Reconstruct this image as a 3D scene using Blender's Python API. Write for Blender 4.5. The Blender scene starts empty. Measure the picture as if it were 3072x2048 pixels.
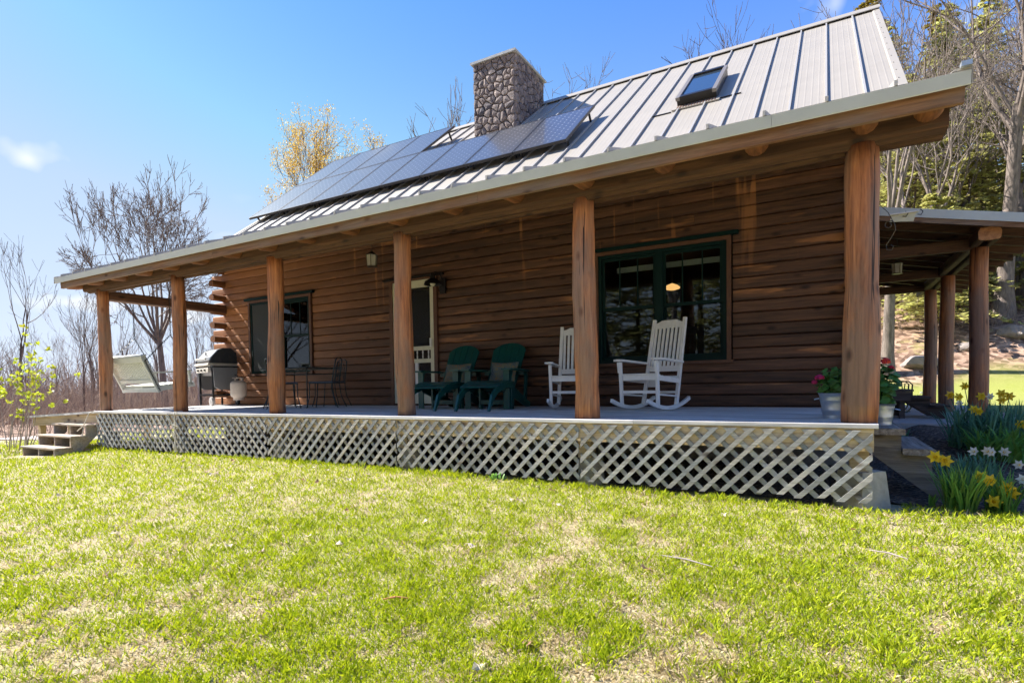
import bpy, math, random
import numpy as np
from mathutils import Matrix, Vector
R = math.radians
rnd = random.Random(7)
nrg = np.random.default_rng(11)
S = bpy.context.scene
COL = S.collection

# ------------------------------------------------------------------ camera
cam_d = bpy.data.cameras.new("camera"); cam = bpy.data.objects.new("camera", cam_d); COL.objects.link(cam)
def cam_axes(yaw, pitch, roll):
    fwd = Vector((-math.sin(yaw), math.cos(yaw), 0)); right = Vector((math.cos(yaw), math.sin(yaw), 0)); up = Vector((0, 0, 1))
    f2 = math.cos(pitch)*fwd + math.sin(pitch)*up; u2 = math.cos(pitch)*up - math.sin(pitch)*fwd
    return math.cos(roll)*right + math.sin(roll)*u2, math.cos(roll)*u2 - math.sin(roll)*right, f2
CAM = Vector((-0.249, -5.421, 0.338))
r_, u_, f_ = cam_axes(R(29.258), R(-1.865), R(-0.8536))
cam.matrix_world = Matrix(((r_.x, u_.x, -f_.x, CAM.x), (r_.y, u_.y, -f_.y, CAM.y), (r_.z, u_.z, -f_.z, CAM.z), (0, 0, 0, 1)))
cam_d.sensor_width = 36; cam_d.lens = 19.625; cam_d.shift_y = 0.0617; cam_d.clip_start = 0.05; cam_d.clip_end = 3000
S.camera = cam

# ------------------------------------------------------------------ light
SUN_EL, SUN_AZ = R(43), R(8)          # the sun stands to the left, almost in the plane of the porch front
sun_dir = Vector((-math.cos(SUN_EL)*math.cos(SUN_AZ), -math.cos(SUN_EL)*math.sin(SUN_AZ), math.sin(SUN_EL)))
sd = bpy.data.lights.new("sun", 'SUN'); sd.energy = 4.0; sd.angle = R(0.53); sd.color = (1, 0.95, 0.87)
so = bpy.data.objects.new("sun", sd); COL.objects.link(so); so.rotation_euler = sun_dir.to_track_quat('Z', 'Y').to_euler()
W = bpy.data.worlds.new("World"); S.world = W; W.use_nodes = True
S.view_settings.view_transform = 'Standard'; S.view_settings.look = 'None'; S.view_settings.exposure = 1.74; S.view_settings.gamma = 1
S.view_settings.use_curve_mapping = False
S.cycles.max_bounces = 6; S.cycles.diffuse_bounces = 3; S.cycles.glossy_bounces = 3; S.cycles.transparent_max_bounces = 10
S.cycles.use_adaptive_sampling = True; S.cycles.adaptive_threshold = 0.02; S.cycles.use_denoising = True

def nodes_of(tree):
    nt = tree
    def N(t, **kw):
        n = nt.nodes.new(t)
        for k, v in kw.items():
            if k.startswith('i_'):
                n.inputs[k[2:].replace('__', ' ')].default_value = v
            else: setattr(n, k, v)
        return n
    def L(a, b): nt.links.new(a, b)
    return N, L

def build_world():
    nt = W.node_tree; nt.nodes.clear(); N, L = nodes_of(nt)
    out = N('ShaderNodeOutputWorld'); bg = N('ShaderNodeBackground'); bg.inputs['Strength'].default_value = 0.105
    sky = N('ShaderNodeTexSky', sky_type='NISHITA', sun_disc=False, sun_elevation=SUN_EL,
            sun_rotation=math.atan2(sun_dir.x, sun_dir.y), altitude=200, air_density=0.9, dust_density=0.15, ozone_density=1.6)
    tc = N('ShaderNodeTexCoord')
    # puffy clouds: soft blobs round given directions with ragged edges, and thin streaks of cirrus
    noi = N('ShaderNodeTexNoise', i_Scale=9.0, i_Detail=3.0, i_Roughness=0.6); L(tc.outputs['Generated'], noi.inputs['Vector'])
    def vmath(op, a=None, b=None):
        n = N('ShaderNodeVectorMath', operation=op)
        for i, v in enumerate((a, b)):
            if v is None: continue
            if hasattr(v, 'is_linked') or hasattr(v, 'links'): L(v, n.inputs[i])
            else: n.inputs[i].default_value = v
        return n
    def math_(op, a, b=0.0, c=None, clamp=False):
        n = N('ShaderNodeMath', operation=op, use_clamp=clamp)
        for i, v in enumerate((a, b, c)):
            if v is None: continue
            if hasattr(v, 'links'): L(v, n.inputs[i])
            else: n.inputs[i].default_value = v
        return n.outputs[0]
    wob = math_('MULTIPLY', math_('SUBTRACT', noi.outputs['Fac'], 0.5), 3.4); total = None
    for (d, sx, sz, th) in CLOUDS:
        d = Vector(d).normalized(); side = d.cross(Vector((0, 0, 1))).normalized(); upv = side.cross(d).normalized()
        m = N('ShaderNodeMapping', vector_type='TEXTURE'); m.inputs['Location'].default_value = d
        m.inputs['Rotation'].default_value = Matrix((side, d, upv)).transposed().to_euler(); m.inputs['Scale'].default_value = (sx, 0.5, sz)
        L(tc.outputs['Generated'], m.inputs['Vector'])
        q = math_('SUBTRACT', th, vmath('LENGTH', m.outputs[0]).outputs['Value'])
        total = q if total is None else math_('MAXIMUM', total, q)
    total = math_('MULTIPLY', math_('ADD', total, wob), 1.1, clamp=True)
    mp = N('ShaderNodeMapping'); mp.inputs['Rotation'].default_value = (0.3, 0.25, 0.5); mp.inputs['Scale'].default_value = (0.8, 3.5, 9.0)
    L(tc.outputs['Generated'], mp.inputs['Vector'])
    n2 = N('ShaderNodeTexNoise', i_Scale=1.6, i_Detail=2.0, i_Roughness=0.55); L(mp.outputs[0], n2.inputs['Vector'])
    cir = math_('MULTIPLY', math_('SUBTRACT', n2.outputs['Fac'], 0.48), 2.2, clamp=True)
    sepz = N('ShaderNodeSeparateXYZ'); L(tc.outputs['Generated'], sepz.inputs[0])
    low = math_('SUBTRACT', 1.0, math_('MULTIPLY', sepz.outputs['Z'], 1.7), clamp=True)
    cir = math_('MULTIPLY', cir, low)
    # milky spring air towards the horizon
    hz = math_('POWER', math_('SUBTRACT', 1.0, math_('MULTIPLY', math_('MAXIMUM', sepz.outputs['Z'], 0.0), 1.3), clamp=True), 2.4)
    milk = math_('MULTIPLY', hz, 0.85)
    fac = math_('MAXIMUM', total, math_('MAXIMUM', cir, milk))
    mix = N('ShaderNodeMix', data_type='RGBA'); L(fac, mix.inputs['Factor'])
    hsv = N('ShaderNodeHueSaturation'); hsv.inputs['Saturation'].default_value = 1.3; L(sky.outputs[0], hsv.inputs['Color'])
    cap = vmath('MINIMUM', vmath('MULTIPLY', hsv.outputs[0], (0.86, 0.78, 0.95)).outputs[0], (1.2, 1.85, 2.9)).outputs[0]
    L(cap, mix.inputs['A']); mix.inputs['B'].default_value = (2.75, 2.95, 3.25, 1)
    L(mix.outputs['Result'], bg.inputs['Color']); L(bg.outputs[0], out.inputs[0])
# direction, half width, half height, density
CLOUDS = [((-0.893, 0.333, 0.301), 0.042, 0.038, 1.0), ((-0.91, 0.38, 0.125), 0.11, 0.026, 1.05), ((-0.855, 0.50, 0.115), 0.11, 0.022, 1.0),
          ((-0.77, 0.59, 0.235), 0.06, 0.02, 1.0), ((-0.62, 0.50, 0.60), 0.07, 0.02, 1.0), ((0.17, 0.80, 0.57), 0.16, 0.12, 1.1), ((-0.3, -0.85, 0.4), 0.25, 0.06, 1.0)]
build_world()
W.cycles.sampling_method = 'MANUAL'; W.cycles.sample_map_resolution = 256

# ------------------------------------------------------------------ materials
MATS = {}
def mat(name, fn):
    m = bpy.data.materials.new(name); m.use_nodes = True; nt = m.node_tree; nt.nodes.clear(); N, L = nodes_of(nt)
    out = N('ShaderNodeOutputMaterial'); sh = fn(N, L); L(sh, out.inputs['Surface']); MATS[name] = m; return m
def ramp(N, L, fac, stops):
    r = N('ShaderNodeValToRGB'); e = r.color_ramp.elements
    while len(e) > len(stops): e.remove(e[-1])
    while len(e) < len(stops): e.new(0.5)
    for i, (p, c) in enumerate(stops): e[i].position = p; e[i].color = (*c, 1)
    L(fac, r.inputs[0]); return r.outputs[0]
def mixc(N, L, fac, a, b, mode='MIX'):
    n = N('ShaderNodeMix', data_type='RGBA', blend_type=mode)
    for k, v in (('Factor', fac), ('A', a), ('B', b)):
        if hasattr(v, 'links'): L(v, n.inputs[k])
        else: n.inputs[k].default_value = v if k == 'Factor' else (*v, 1)
    return n.outputs['Result']
def princ(N, L, col, rough=0.6, bump=None, bstr=0.3, bdist=0.01, **kw):
    p = N('ShaderNodeBsdfPrincipled')
    if hasattr(col, 'links'): L(col, p.inputs['Base Color'])
    else: p.inputs['Base Color'].default_value = (*col, 1)
    if hasattr(rough, 'links'): L(rough, p.inputs['Roughness'])
    else: p.inputs['Roughness'].default_value = rough
    for k, v in kw.items(): p.inputs[k.replace('_', ' ')].default_value = v
    if bump is not None:
        b = N('ShaderNodeBump'); b.inputs['Strength'].default_value = bstr; b.inputs['Distance'].default_value = bdist
        L(bump, b.inputs['Height']); L(b.outputs[0], p.inputs['Normal'])
    return p.outputs[0]
def coords(N, L, scale, rand=True, kind='Object'):
    tc = N('ShaderNodeTexCoord'); src = tc.outputs[kind]
    if rand:
        oi = N('ShaderNodeObjectInfo'); m = N('ShaderNodeMath', operation='MULTIPLY'); m.inputs[1].default_value = 53.0; L(oi.outputs['Random'], m.inputs[0])
        a = N('ShaderNodeVectorMath', operation='ADD'); L(src, a.inputs[0]); L(m.outputs[0], a.inputs[1]); src = a.outputs[0]
    mp = N('ShaderNodeMapping'); mp.inputs['Scale'].default_value = scale; L(src, mp.inputs['Vector']); return mp.outputs[0]
def noise(N, L, vec, scale, detail=5, rough=0.55, dist=0.0):
    n = N('ShaderNodeTexNoise', i_Scale=scale, i_Detail=float(detail), i_Roughness=rough, i_Distortion=dist)
    if vec is not None: L(vec, n.inputs['Vector'])
    return n.outputs['Fac']
def rnd_fac(N): return N('ShaderNodeObjectInfo').outputs['Random']

def wood(name, axis, dark, mid, light, rough=0.7, knots=True, var=0.35, fine=16.0, grey=None, bstr=0.35, crack=False, worn_bounce=None):
    def fn(N, L):
        s = [fine]*3; s[axis] = 0.9
        v = coords(N, L, tuple(s))
        g = noise(N, L, v, 1.6, 5, 0.7, 0.4)
        col = ramp(N, L, g, [(0.33, dark), (0.5, mid), (0.68, light)])
        if grey:
            s2 = [2.2]*3; s2[axis] = 0.7
            p = noise(N, L, coords(N, L, tuple(s2)), 1.5, 4, 0.6)
            p = ramp(N, L, p, [(0.4, (0, 0, 0)), (0.62, (1, 1, 1))])
            gc = ramp(N, L, g, [(0.25, tuple(x*0.5 for x in grey)), (0.7, grey)])
            col = mixc(N, L, p, col, gc)
        if worn_bounce:
            s5 = [5.0]*3; s5[axis] = 0.55
            p = ramp(N, L, noise(N, L, coords(N, L, tuple(s5)), 1.3, 4, 0.6), [(0.60, (0, 0, 0)), (0.68, (1, 1, 1))])
            col = mixc(N, L, p, col, mixc(N, L, 0.6, col, worn_bounce))
        if knots:
            s3 = [5.5]*3; s3[axis] = 2.6
            w = N('ShaderNodeTexVoronoi', i_Scale=1.0, i_Randomness=1.0); L(coords(N, L, tuple(s3)), w.inputs['Vector'])
            k = ramp(N, L, w.outputs['Distance'], [(0.07, (0.14, 0.1, 0.08)), (0.13, (0.6, 0.5, 0.45)), (0.2, (1, 1, 1))])
            col = mixc(N, L, 0.85, col, k, 'MULTIPLY')
        if crack:
            s4 = [42]*3; s4[axis] = 0.5
            c = noise(N, L, coords(N, L, tuple(s4)), 1.0, 2, 0.4)
            ck = ramp(N, L, c, [(0.29, (0.06, 0.04, 0.03)), (0.335, (1, 1, 1))])
            col = mixc(N, L, 1.0, col, ck, 'MULTIPLY')
        if worn_bounce and axis == 0:
            # pale drip streaks under the rafters and bounced sunlight painted into the left end
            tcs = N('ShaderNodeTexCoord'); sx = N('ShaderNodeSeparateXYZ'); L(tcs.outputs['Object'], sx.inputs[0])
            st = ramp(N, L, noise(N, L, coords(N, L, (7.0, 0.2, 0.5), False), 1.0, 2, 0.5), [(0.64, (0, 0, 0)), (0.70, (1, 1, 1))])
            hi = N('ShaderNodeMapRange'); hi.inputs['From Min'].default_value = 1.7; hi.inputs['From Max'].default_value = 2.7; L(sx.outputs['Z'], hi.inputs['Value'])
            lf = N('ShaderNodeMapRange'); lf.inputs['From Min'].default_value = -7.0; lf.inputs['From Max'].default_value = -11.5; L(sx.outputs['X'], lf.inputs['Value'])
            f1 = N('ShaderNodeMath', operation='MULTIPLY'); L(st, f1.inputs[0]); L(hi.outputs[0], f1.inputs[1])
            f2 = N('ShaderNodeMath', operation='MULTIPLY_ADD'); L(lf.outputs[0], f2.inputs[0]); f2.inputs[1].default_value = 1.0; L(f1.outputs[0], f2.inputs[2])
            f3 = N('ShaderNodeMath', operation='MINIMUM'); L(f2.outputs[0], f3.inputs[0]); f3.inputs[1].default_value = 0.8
            col = mixc(N, L, f3.outputs[0], col, mixc(N, L, 0.72, col, worn_bounce))
        hv = N('ShaderNodeHueSaturation'); mr = N('ShaderNodeMapRange'); mr.inputs['To Min'].default_value = 1-var; mr.inputs['To Max'].default_value = 1+var
        L(rnd_fac(N), mr.inputs['Value']); L(mr.outputs[0], hv.inputs['Value']); L(col, hv.inputs['Color'])
        return princ(N, L, hv.outputs[0], rough, g, bstr, 0.006)
    return mat(name, fn)
wood('log_wood', 0, (0.044, 0.02, 0.012), (0.1, 0.045, 0.025), (0.18, 0.08, 0.042), 0.62, True, 0.28, 14, worn_bounce=(0.5, 0.21, 0.075))
wood('log_wood_y', 1, (0.044, 0.02, 0.012), (0.1, 0.045, 0.025), (0.18, 0.08, 0.042), 0.62, True, 0.28, 14, worn_bounce=(0.5, 0.21, 0.075))
wood('log_end', 1, (0.3, 0.12, 0.04), (0.46, 0.2, 0.075), (0.55, 0.27, 0.11), 0.7, False, 0.15, 9)
wood('post_wood', 2, (0.17, 0.052, 0.018), (0.45, 0.16, 0.055), (0.66, 0.27, 0.10), 0.6, True, 0.10, 15, (0.36, 0.2, 0.13), 0.7, True)
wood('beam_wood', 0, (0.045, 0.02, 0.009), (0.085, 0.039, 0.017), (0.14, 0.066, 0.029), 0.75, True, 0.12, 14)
wood('fascia_wood', 0, (0.12, 0.056, 0.024), (0.22, 0.105, 0.047), (0.32, 0.165, 0.08), 0.75, True, 0.08, 18, (0.27, 0.18, 0.12))
wood('rafter_wood', 1, (0.09, 0.034, 0.011), (0.19, 0.073, 0.023), (0.28, 0.115, 0.038), 0.7, True, 0.15, 12)
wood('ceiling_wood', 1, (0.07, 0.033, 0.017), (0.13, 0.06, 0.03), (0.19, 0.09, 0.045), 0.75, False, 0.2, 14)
wood('deck_wood', 0, (0.36, 0.345, 0.34), (0.62, 0.6, 0.6), (0.74, 0.72, 0.725), 0.75, False, 0.16, 30, (0.58, 0.57, 0.58), 0.5)
wood('slat_wood', 0, (0.22, 0.2, 0.175), (0.38, 0.355, 0.32), (0.52, 0.485, 0.44), 0.8, True, 0.28, 22, (0.36, 0.37, 0.375), 0.6)
wood('rim_wood', 0, (0.40, 0.29, 0.17), (0.56, 0.43, 0.27), (0.66, 0.54, 0.37), 0.75, True, 0.08, 24, None, 0.4)
wood('step_wood', 0, (0.26, 0.19, 0.13), (0.42, 0.32, 0.23), (0.54, 0.43, 0.32), 0.8, True, 0.12, 22, (0.4, 0.36, 0.33), 0.5)
wood('step_wood_y', 1, (0.12, 0.095, 0.078), (0.26, 0.215, 0.18), (0.42, 0.37, 0.32), 0.8, False, 0.1, 15, None, 0.7)
wood('stringer_wood', 0, (0.11, 0.085, 0.068), (0.23, 0.19, 0.158), (0.37, 0.32, 0.275), 0.8, True, 0.1, 15, None, 0.7)
wood('old_dark_wood', 0, (0.03, 0.022, 0.018), (0.075, 0.055, 0.045), (0.13, 0.1, 0.085), 0.85, True, 0.15, 20)
def bark(name, dark, light, sc=7):
    def fn(N, L):
        v = coords(N, L, (sc, sc, sc*0.22), False); g = noise(N, L, v, 1.5, 7, 0.7, 0.3)
        col = ramp(N, L, g, [(0.3, dark), (0.7, light)])
        return princ(N, L, col, 0.9, g, 0.8, 0.03)
    return mat(name, fn)
bark('bark_grey', (0.07, 0.055, 0.047), (0.28, 0.225, 0.195))
bark('bark_brown', (0.05, 0.034, 0.027), (0.16, 0.112, 0.09))
bark('bark_pale', (0.16, 0.13, 0.12), (0.46, 0.4, 0.38), 4)
def plain(name, col, rough=0.5, metal=0.0, var=0.0, bump=0.0, sc=40, **kw):
    def fn(N, L):
        g = noise(N, L, coords(N, L, (1, 1, 1)), sc, 4, 0.6)
        c = mixc(N, L, 1.0, col, ramp(N, L, g, [(0.25, (1-var,)*3), (0.75, (1+var*0.3,)*3)]), 'MULTIPLY') if var else col
        return princ(N, L, c, rough, g if bump else None, bump, 0.004, Metallic=metal, **kw)
    return mat(name, fn)
plain('white_paint', (0.84, 0.82, 0.80), 0.45, 0, 0.12, 0.05, 8)
plain('cream_paint', (0.70, 0.68, 0.52), 0.45, 0, 0.1, 0.0, 8)
plain('swing_paint', (0.62, 0.64, 0.58), 0.5, 0, 0.12, 0.05, 10)
plain('drip_metal', (0.56, 0.58, 0.55), 0.4, 0.15, 0.1, 0.0, 3)
plain('roof_metal', (0.335, 0.303, 0.26), 0.5, 0.0, 0.08, 0.04, 2.2)
plain('seam_metal', (0.36, 0.345, 0.33), 0.45, 0.1)
plain('dark_metal', (0.03, 0.028, 0.028), 0.4, 0.6)
plain('black_enamel', (0.012, 0.012, 0.013), 0.25, 0.0)
plain('grill_grey', (0.2, 0.2, 0.2), 0.35, 0.3, 0.1)
plain('grill_beige', (0.55, 0.50, 0.43), 0.5, 0.0, 0.1)
plain('tank_beige', (0.62, 0.52, 0.42), 0.45, 0.0, 0.15)
plain('rubber', (0.02, 0.02, 0.02), 0.7)
plain('wheel_grey', (0.45, 0.43, 0.42), 0.6, 0, 0.2)
plain('wire_green', (0.035, 0.05, 0.055), 0.45, 0.5)
plain('table_green', (0.06, 0.09, 0.085), 0.35, 0.3)
plain('pad_blue', (0.10, 0.13, 0.17), 0.6)
plain('adirondack_green', (0.007, 0.08, 0.072), 0.32, 0, 0.1, 0.05, 20)
plain('window_green', (0.004, 0.022, 0.021), 0.5, 0, 0, 0, 40, Specular_IOR_Level=0.15)
plain('trim_brown', (0.14, 0.062, 0.035), 0.6, 0, 0.3, 0.2, 12)
plain('zinc', (0.50, 0.55, 0.60), 0.32, 0.75, 0.2, 0.05, 9)
plain('brass_old', (0.14, 0.12, 0.09), 0.45, 0.7, 0.2)
plain('lantern_glass', (0.72, 0.7, 0.62), 0.2, 0, 0, 0, 40, Alpha=0.55)
plain('screen_mesh', (0.035, 0.042, 0.045), 0.7)
plain('interior', (0.09, 0.055, 0.035), 0.9, 0, 0.3)
plain('interior_dark', (0.035, 0.03, 0.028), 0.9)
plain('concrete', (0.46, 0.42, 0.36), 0.9, 0, 0.3, 0.4, 14)
plain('patio_concrete', (0.46, 0.43, 0.42), 0.9, 0, 0.2, 0.2, 5)
plain('cap_concrete', (0.5, 0.5, 0.49), 0.85, 0, 0.3, 0.3, 9)
plain('mortar', (0.22, 0.185, 0.165), 0.95, 0, 0.25, 0.4, 40)
plain('rope', (0.62, 0.57, 0.48), 0.9)
plain('clay', (0.5, 0.2, 0.09), 0.8)
plain('tube_green', (0.07, 0.1, 0.06), 0.4, 0.3)
plain('boulder', (0.3, 0.26, 0.24), 0.9, 0, 0.4, 0.6, 5)
plain('plastic_white', (0.7, 0.7, 0.7), 0.4)
def m_stone(N, L):
    v = coords(N, L, (1, 1, 1)); g = noise(N, L, v, 9, 7, 0.68); b = noise(N, L, v, 28, 6, 0.7)
    base = ramp(N, L, rnd_fac(N), [(0.0, (0.12, 0.11, 0.125)), (0.25, (0.33, 0.265, 0.24)), (0.5, (0.22, 0.175, 0.165)), (0.75, (0.38, 0.31, 0.275)), (1.0, (0.18, 0.155, 0.16))])
    col = mixc(N, L, 1.0, base, ramp(N, L, g, [(0.3, (0.4, 0.4, 0.42)), (0.7, (1.25, 1.22, 1.2))]), 'MULTIPLY')
    return princ(N, L, col, 0.9, b, 0.9, 0.03)
mat('stone', m_stone)
def m_glass(N, L):
    p = princ(N, L, (0.005, 0.007, 0.008), 0.03, None, 0, 0, Alpha=0.55); return p
def m_win(N, L):
    t = N('ShaderNodeBsdfTransparent'); t.inputs[0].default_value = (0.75, 0.8, 0.8, 1)
    g = N('ShaderNodeBsdfGlossy'); g.inputs['Roughness'].default_value = 0.02; g.inputs['Color'].default_value = (0.9, 0.95, 1, 1)
    f = N('ShaderNodeFresnel'); f.inputs['IOR'].default_value = 1.5
    m = N('ShaderNodeMixShader'); L(f.outputs[0], m.inputs[0]); L(t.outputs[0], m.inputs[1]); L(g.outputs[0], m.inputs[2]); return m.outputs[0]
mat('window_glass', m_win)
def m_screen(N, L):
    t = N('ShaderNodeBsdfTransparent'); d = N('ShaderNodeBsdfDiffuse'); d.inputs[0].default_value = (0.05, 0.05, 0.055, 1)
    m = N('ShaderNodeMixShader'); m.inputs[0].default_value = 0.45; L(t.outputs[0], m.inputs[1]); L(d.outputs[0], m.inputs[2]); return m.outputs[0]
mat('screen_fine', m_screen)
mat('skylight_glass', lambda N, L: princ(N, L, (0.03, 0.05, 0.08), 0.06, None, 0, 0, Specular_IOR_Level=1.0))
def m_solar(N, L):
    # square mono cells with clipped corners: UV in cell units
    uv = N('ShaderNodeUVMap'); sp = N('ShaderNodeSeparateXYZ'); L(uv.outputs[0], sp.inputs[0])
    def mm(op, a, b=0.0):
        n = N('ShaderNodeMath', operation=op)
        for i, v in enumerate((a, b)):
            if hasattr(v, 'links'): L(v, n.inputs[i])
            else: n.inputs[i].default_value = v
        return n.outputs[0]
    fx = mm('ABSOLUTE', mm('SUBTRACT', mm('FRACT', sp.outputs[0]), 0.5)); fy = mm('ABSOLUTE', mm('SUBTRACT', mm('FRACT', sp.outputs[1]), 0.5))
    dia = mm('GREATER_THAN', mm('ADD', fx, fy), 0.86); line = mm('GREATER_THAN', mm('MAXIMUM', fx, fy), 0.475)
    col = mixc(N, L, mm('MAXIMUM', dia, mm('MULTIPLY', line, 0.12)), (0.05, 0.05, 0.056), (0.34, 0.35, 0.37))
    return princ(N, L, col, 0.3, None, 0, 0, Specular_IOR_Level=0.7, Coat_Weight=0.35, Coat_Roughness=0.06)
mat('solar_cells', m_solar)
plain('skylight_trim', (0.2, 0.18, 0.165), 0.45, 0.2)
plain('panel_frame', (0.05, 0.05, 0.055), 0.4, 0.7)
def m_cushion(N, L):
    v = coords(N, L, (1, 1, 1)); w = N('ShaderNodeTexVoronoi', i_Scale=9.0); L(v, w.inputs['Vector'])
    s = N('ShaderNodeMath', operation='SINE'); m = N('ShaderNodeMath', operation='MULTIPLY'); m.inputs[1].default_value = 26.0
    L(w.outputs['Distance'], m.inputs[0]); L(m.outputs[0], s.inputs[0])
    n = noise(N, L, v, 5, 3)
    a = ramp(N, L, n, [(0.35, (0.05, 0.09, 0.13)), (0.5, (0.22, 0.20, 0.1)), (0.62, (0.3, 0.16, 0.06)), (0.75, (0.05, 0.1, 0.2))])
    f = N('ShaderNodeMath', operation='GREATER_THAN'); L(s.outputs[0], f.inputs[0]); f.inputs[1].default_value = 0.1
    return princ(N, L, mixc(N, L, f.outputs[0], a, (0.13, 0.16, 0.15)), 0.9)
mat('cushion_paisley', m_cushion)
def m_emit(N, L):
    e = N('ShaderNodeEmission'); e.inputs[0].default_value = (1, 0.5, 0.16, 1); e.inputs[1].default_value = 0.55; return e.outputs[0]
mat('lamp_glow', m_emit)
def leaf(name, col, trans=0.35, var=0.25, rough=0.55):
    def fn(N, L):
        at = N('ShaderNodeAttribute', attribute_name='tint')
        hv = N('ShaderNodeHueSaturation'); hv.inputs['Color'].default_value = (*col, 1)
        mr = N('ShaderNodeMapRange'); mr.inputs['To Min'].default_value = 1-var; mr.inputs['To Max'].default_value = 1+var; L(at.outputs['Fac'], mr.inputs['Value']); L(mr.outputs[0], hv.inputs['Value'])
        mr2 = N('ShaderNodeMapRange'); mr2.inputs['To Min'].default_value = 0.48; mr2.inputs['To Max'].default_value = 0.52; L(at.outputs['Fac'], mr2.inputs['Value']); L(mr2.outputs[0], hv.inputs['Hue'])
        p = princ(N, L, hv.outputs[0], rough); t = N('ShaderNodeBsdfTranslucent'); L(hv.outputs[0], t.inputs[0])
        m = N('ShaderNodeMixShader'); m.inputs[0].default_value = trans; L(p, m.inputs[1]); L(t.outputs[0], m.inputs[2]); return m.outputs[0]
    return mat(name, fn)
leaf('hemlock_needles', (0.46, 0.44, 0.15), 0.55, 0.5)
leaf('pine_needles', (0.3, 0.24, 0.05), 0.4, 0.5)
leaf('bud_yellow', (0.58, 0.38, 0.06), 0.4, 0.3)
leaf('shrub_leaves', (0.42, 0.46, 0.03), 0.45, 0.25)
leaf('geranium_leaves', (0.1, 0.23, 0.05), 0.35, 0.35)
leaf('daffodil_leaves', (0.15, 0.32, 0.2), 0.45, 0.4)
leaf('daylily_leaves', (0.2, 0.38, 0.07), 0.45, 0.3)
leaf('petal_yellow', (0.92, 0.66, 0.03), 0.3, 0.12)
leaf('petal_white', (0.75, 0.75, 0.7), 0.3, 0.08)
leaf('petal_red', (0.55, 0.008, 0.03), 0.3, 0.3)
leaf('petal_pink', (0.55, 0.02, 0.16), 0.3, 0.3)
leaf('dry_leaf', (0.52, 0.33, 0.19), 0.25, 0.4)
leaf('pale_leaf', (0.62, 0.52, 0.44), 0.25, 0.2)
leaf('twig_brush', (0.27, 0.19, 0.15), 0.0, 0.4, 0.9)
def m_blade(N, L):
    at = N('ShaderNodeAttribute', attribute_name='col'); p = princ(N, L, at.outputs['Color'], 0.6)
    t = N('ShaderNodeBsdfTranslucent'); L(at.outputs['Color'], t.inputs[0]); m = N('ShaderNodeMixShader'); m.inputs[0].default_value = 0.4
    L(p, m.inputs[1]); L(t.outputs[0], m.inputs[2]); return m.outputs[0]
mat('grass_blades', m_blade)
def m_ground(N, L):
    at = N('ShaderNodeAttribute', attribute_name='zone'); sp = N('ShaderNodeSeparateColor'); L(at.outputs['Color'], sp.inputs[0])
    v = coords(N, L, (1, 1, 1), False)
    big = noise(N, L, v, 0.55, 4, 0.6); mid = noise(N, L, v, 4.5, 5, 0.65); fin = noise(N, L, v, 45, 6, 0.75)
    green = ramp(N, L, fin, [(0.3, (0.12, 0.15, 0.012)), (0.55, (0.27, 0.31, 0.03)), (0.75, (0.42, 0.42, 0.09))])
    straw = ramp(N, L, fin, [(0.28, (0.2, 0.15, 0.08)), (0.5, (0.42, 0.35, 0.2)), (0.72, (0.58, 0.51, 0.35))])
    s = N('ShaderNodeMath', operation='MULTIPLY_ADD'); L(mid, s.inputs[0]); s.inputs[1].default_value = 0.75; L(big, s.inputs[2])
    lawn = mixc(N, L, ramp(N, L, s.outputs[0], [(0.55, (0, 0, 0)), (0.80, (1, 1, 1))]), green, straw)
    fg = N('ShaderNodeMath', operation='MULTIPLY'); L(sp.outputs[2], fg.inputs[0]); fg.inputs[1].default_value = 0.8
    lawn = mixc(N, L, fg.outputs[0], lawn, green)
    lv = N('ShaderNodeTexVoronoi', i_Scale=5.0, i_Randomness=1.0); L(v, lv.inputs['Vector'])
    litter = ramp(N, L, lv.outputs['Color'], [(0.15, (0.11, 0.062, 0.04)), (0.45, (0.27, 0.168, 0.112)), (0.8, (0.48, 0.33, 0.24))])
    litter = mixc(N, L, 0.75, litter, ramp(N, L, noise(N, L, v, 1.4, 6, 0.7), [(0.35, (0.42, 0.36, 0.33)), (0.65, (1.15, 1.12, 1.1))]), 'MULTIPLY')
    mossy = mixc(N, L, ramp(N, L, noise(N, L, v, 0.7, 5, 0.65), [(0.58, (0, 0, 0)), (0.72, (1, 1, 1))]), litter, (0.36, 0.33, 0.1))
    lit2 = mixc(N, L, sp.outputs[1], litter, mossy)
    col = mixc(N, L, sp.outputs[0], lawn, lit2)
    return princ(N, L, col, 0.95, fin, 0.7, 0.02)
mat('ground', m_ground)
def m_mulch(N, L):
    v = coords(N, L, (1, 1, 1), False); w = N('ShaderNodeTexVoronoi', i_Scale=38.0); L(v, w.inputs['Vector'])
    c = ramp(N, L, w.outputs['Color'], [(0.1, (0.04, 0.028, 0.022)), (0.6, (0.11, 0.078, 0.06)), (0.95, (0.34, 0.24, 0.18))])
    return princ(N, L, c, 0.95, w.outputs['Distance'], 1.0, 0.03)
mat('mulch', m_mulch)
def m_gravel(N, L):
    v = coords(N, L, (1, 1, 1), False); return princ(N, L, ramp(N, L, noise(N, L, v, 30, 5, 0.7), [(0.3, (0.28, 0.22, 0.19)), (0.7, (0.55, 0.47, 0.43))]), 0.95)
mat('gravel', m_gravel)

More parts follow.
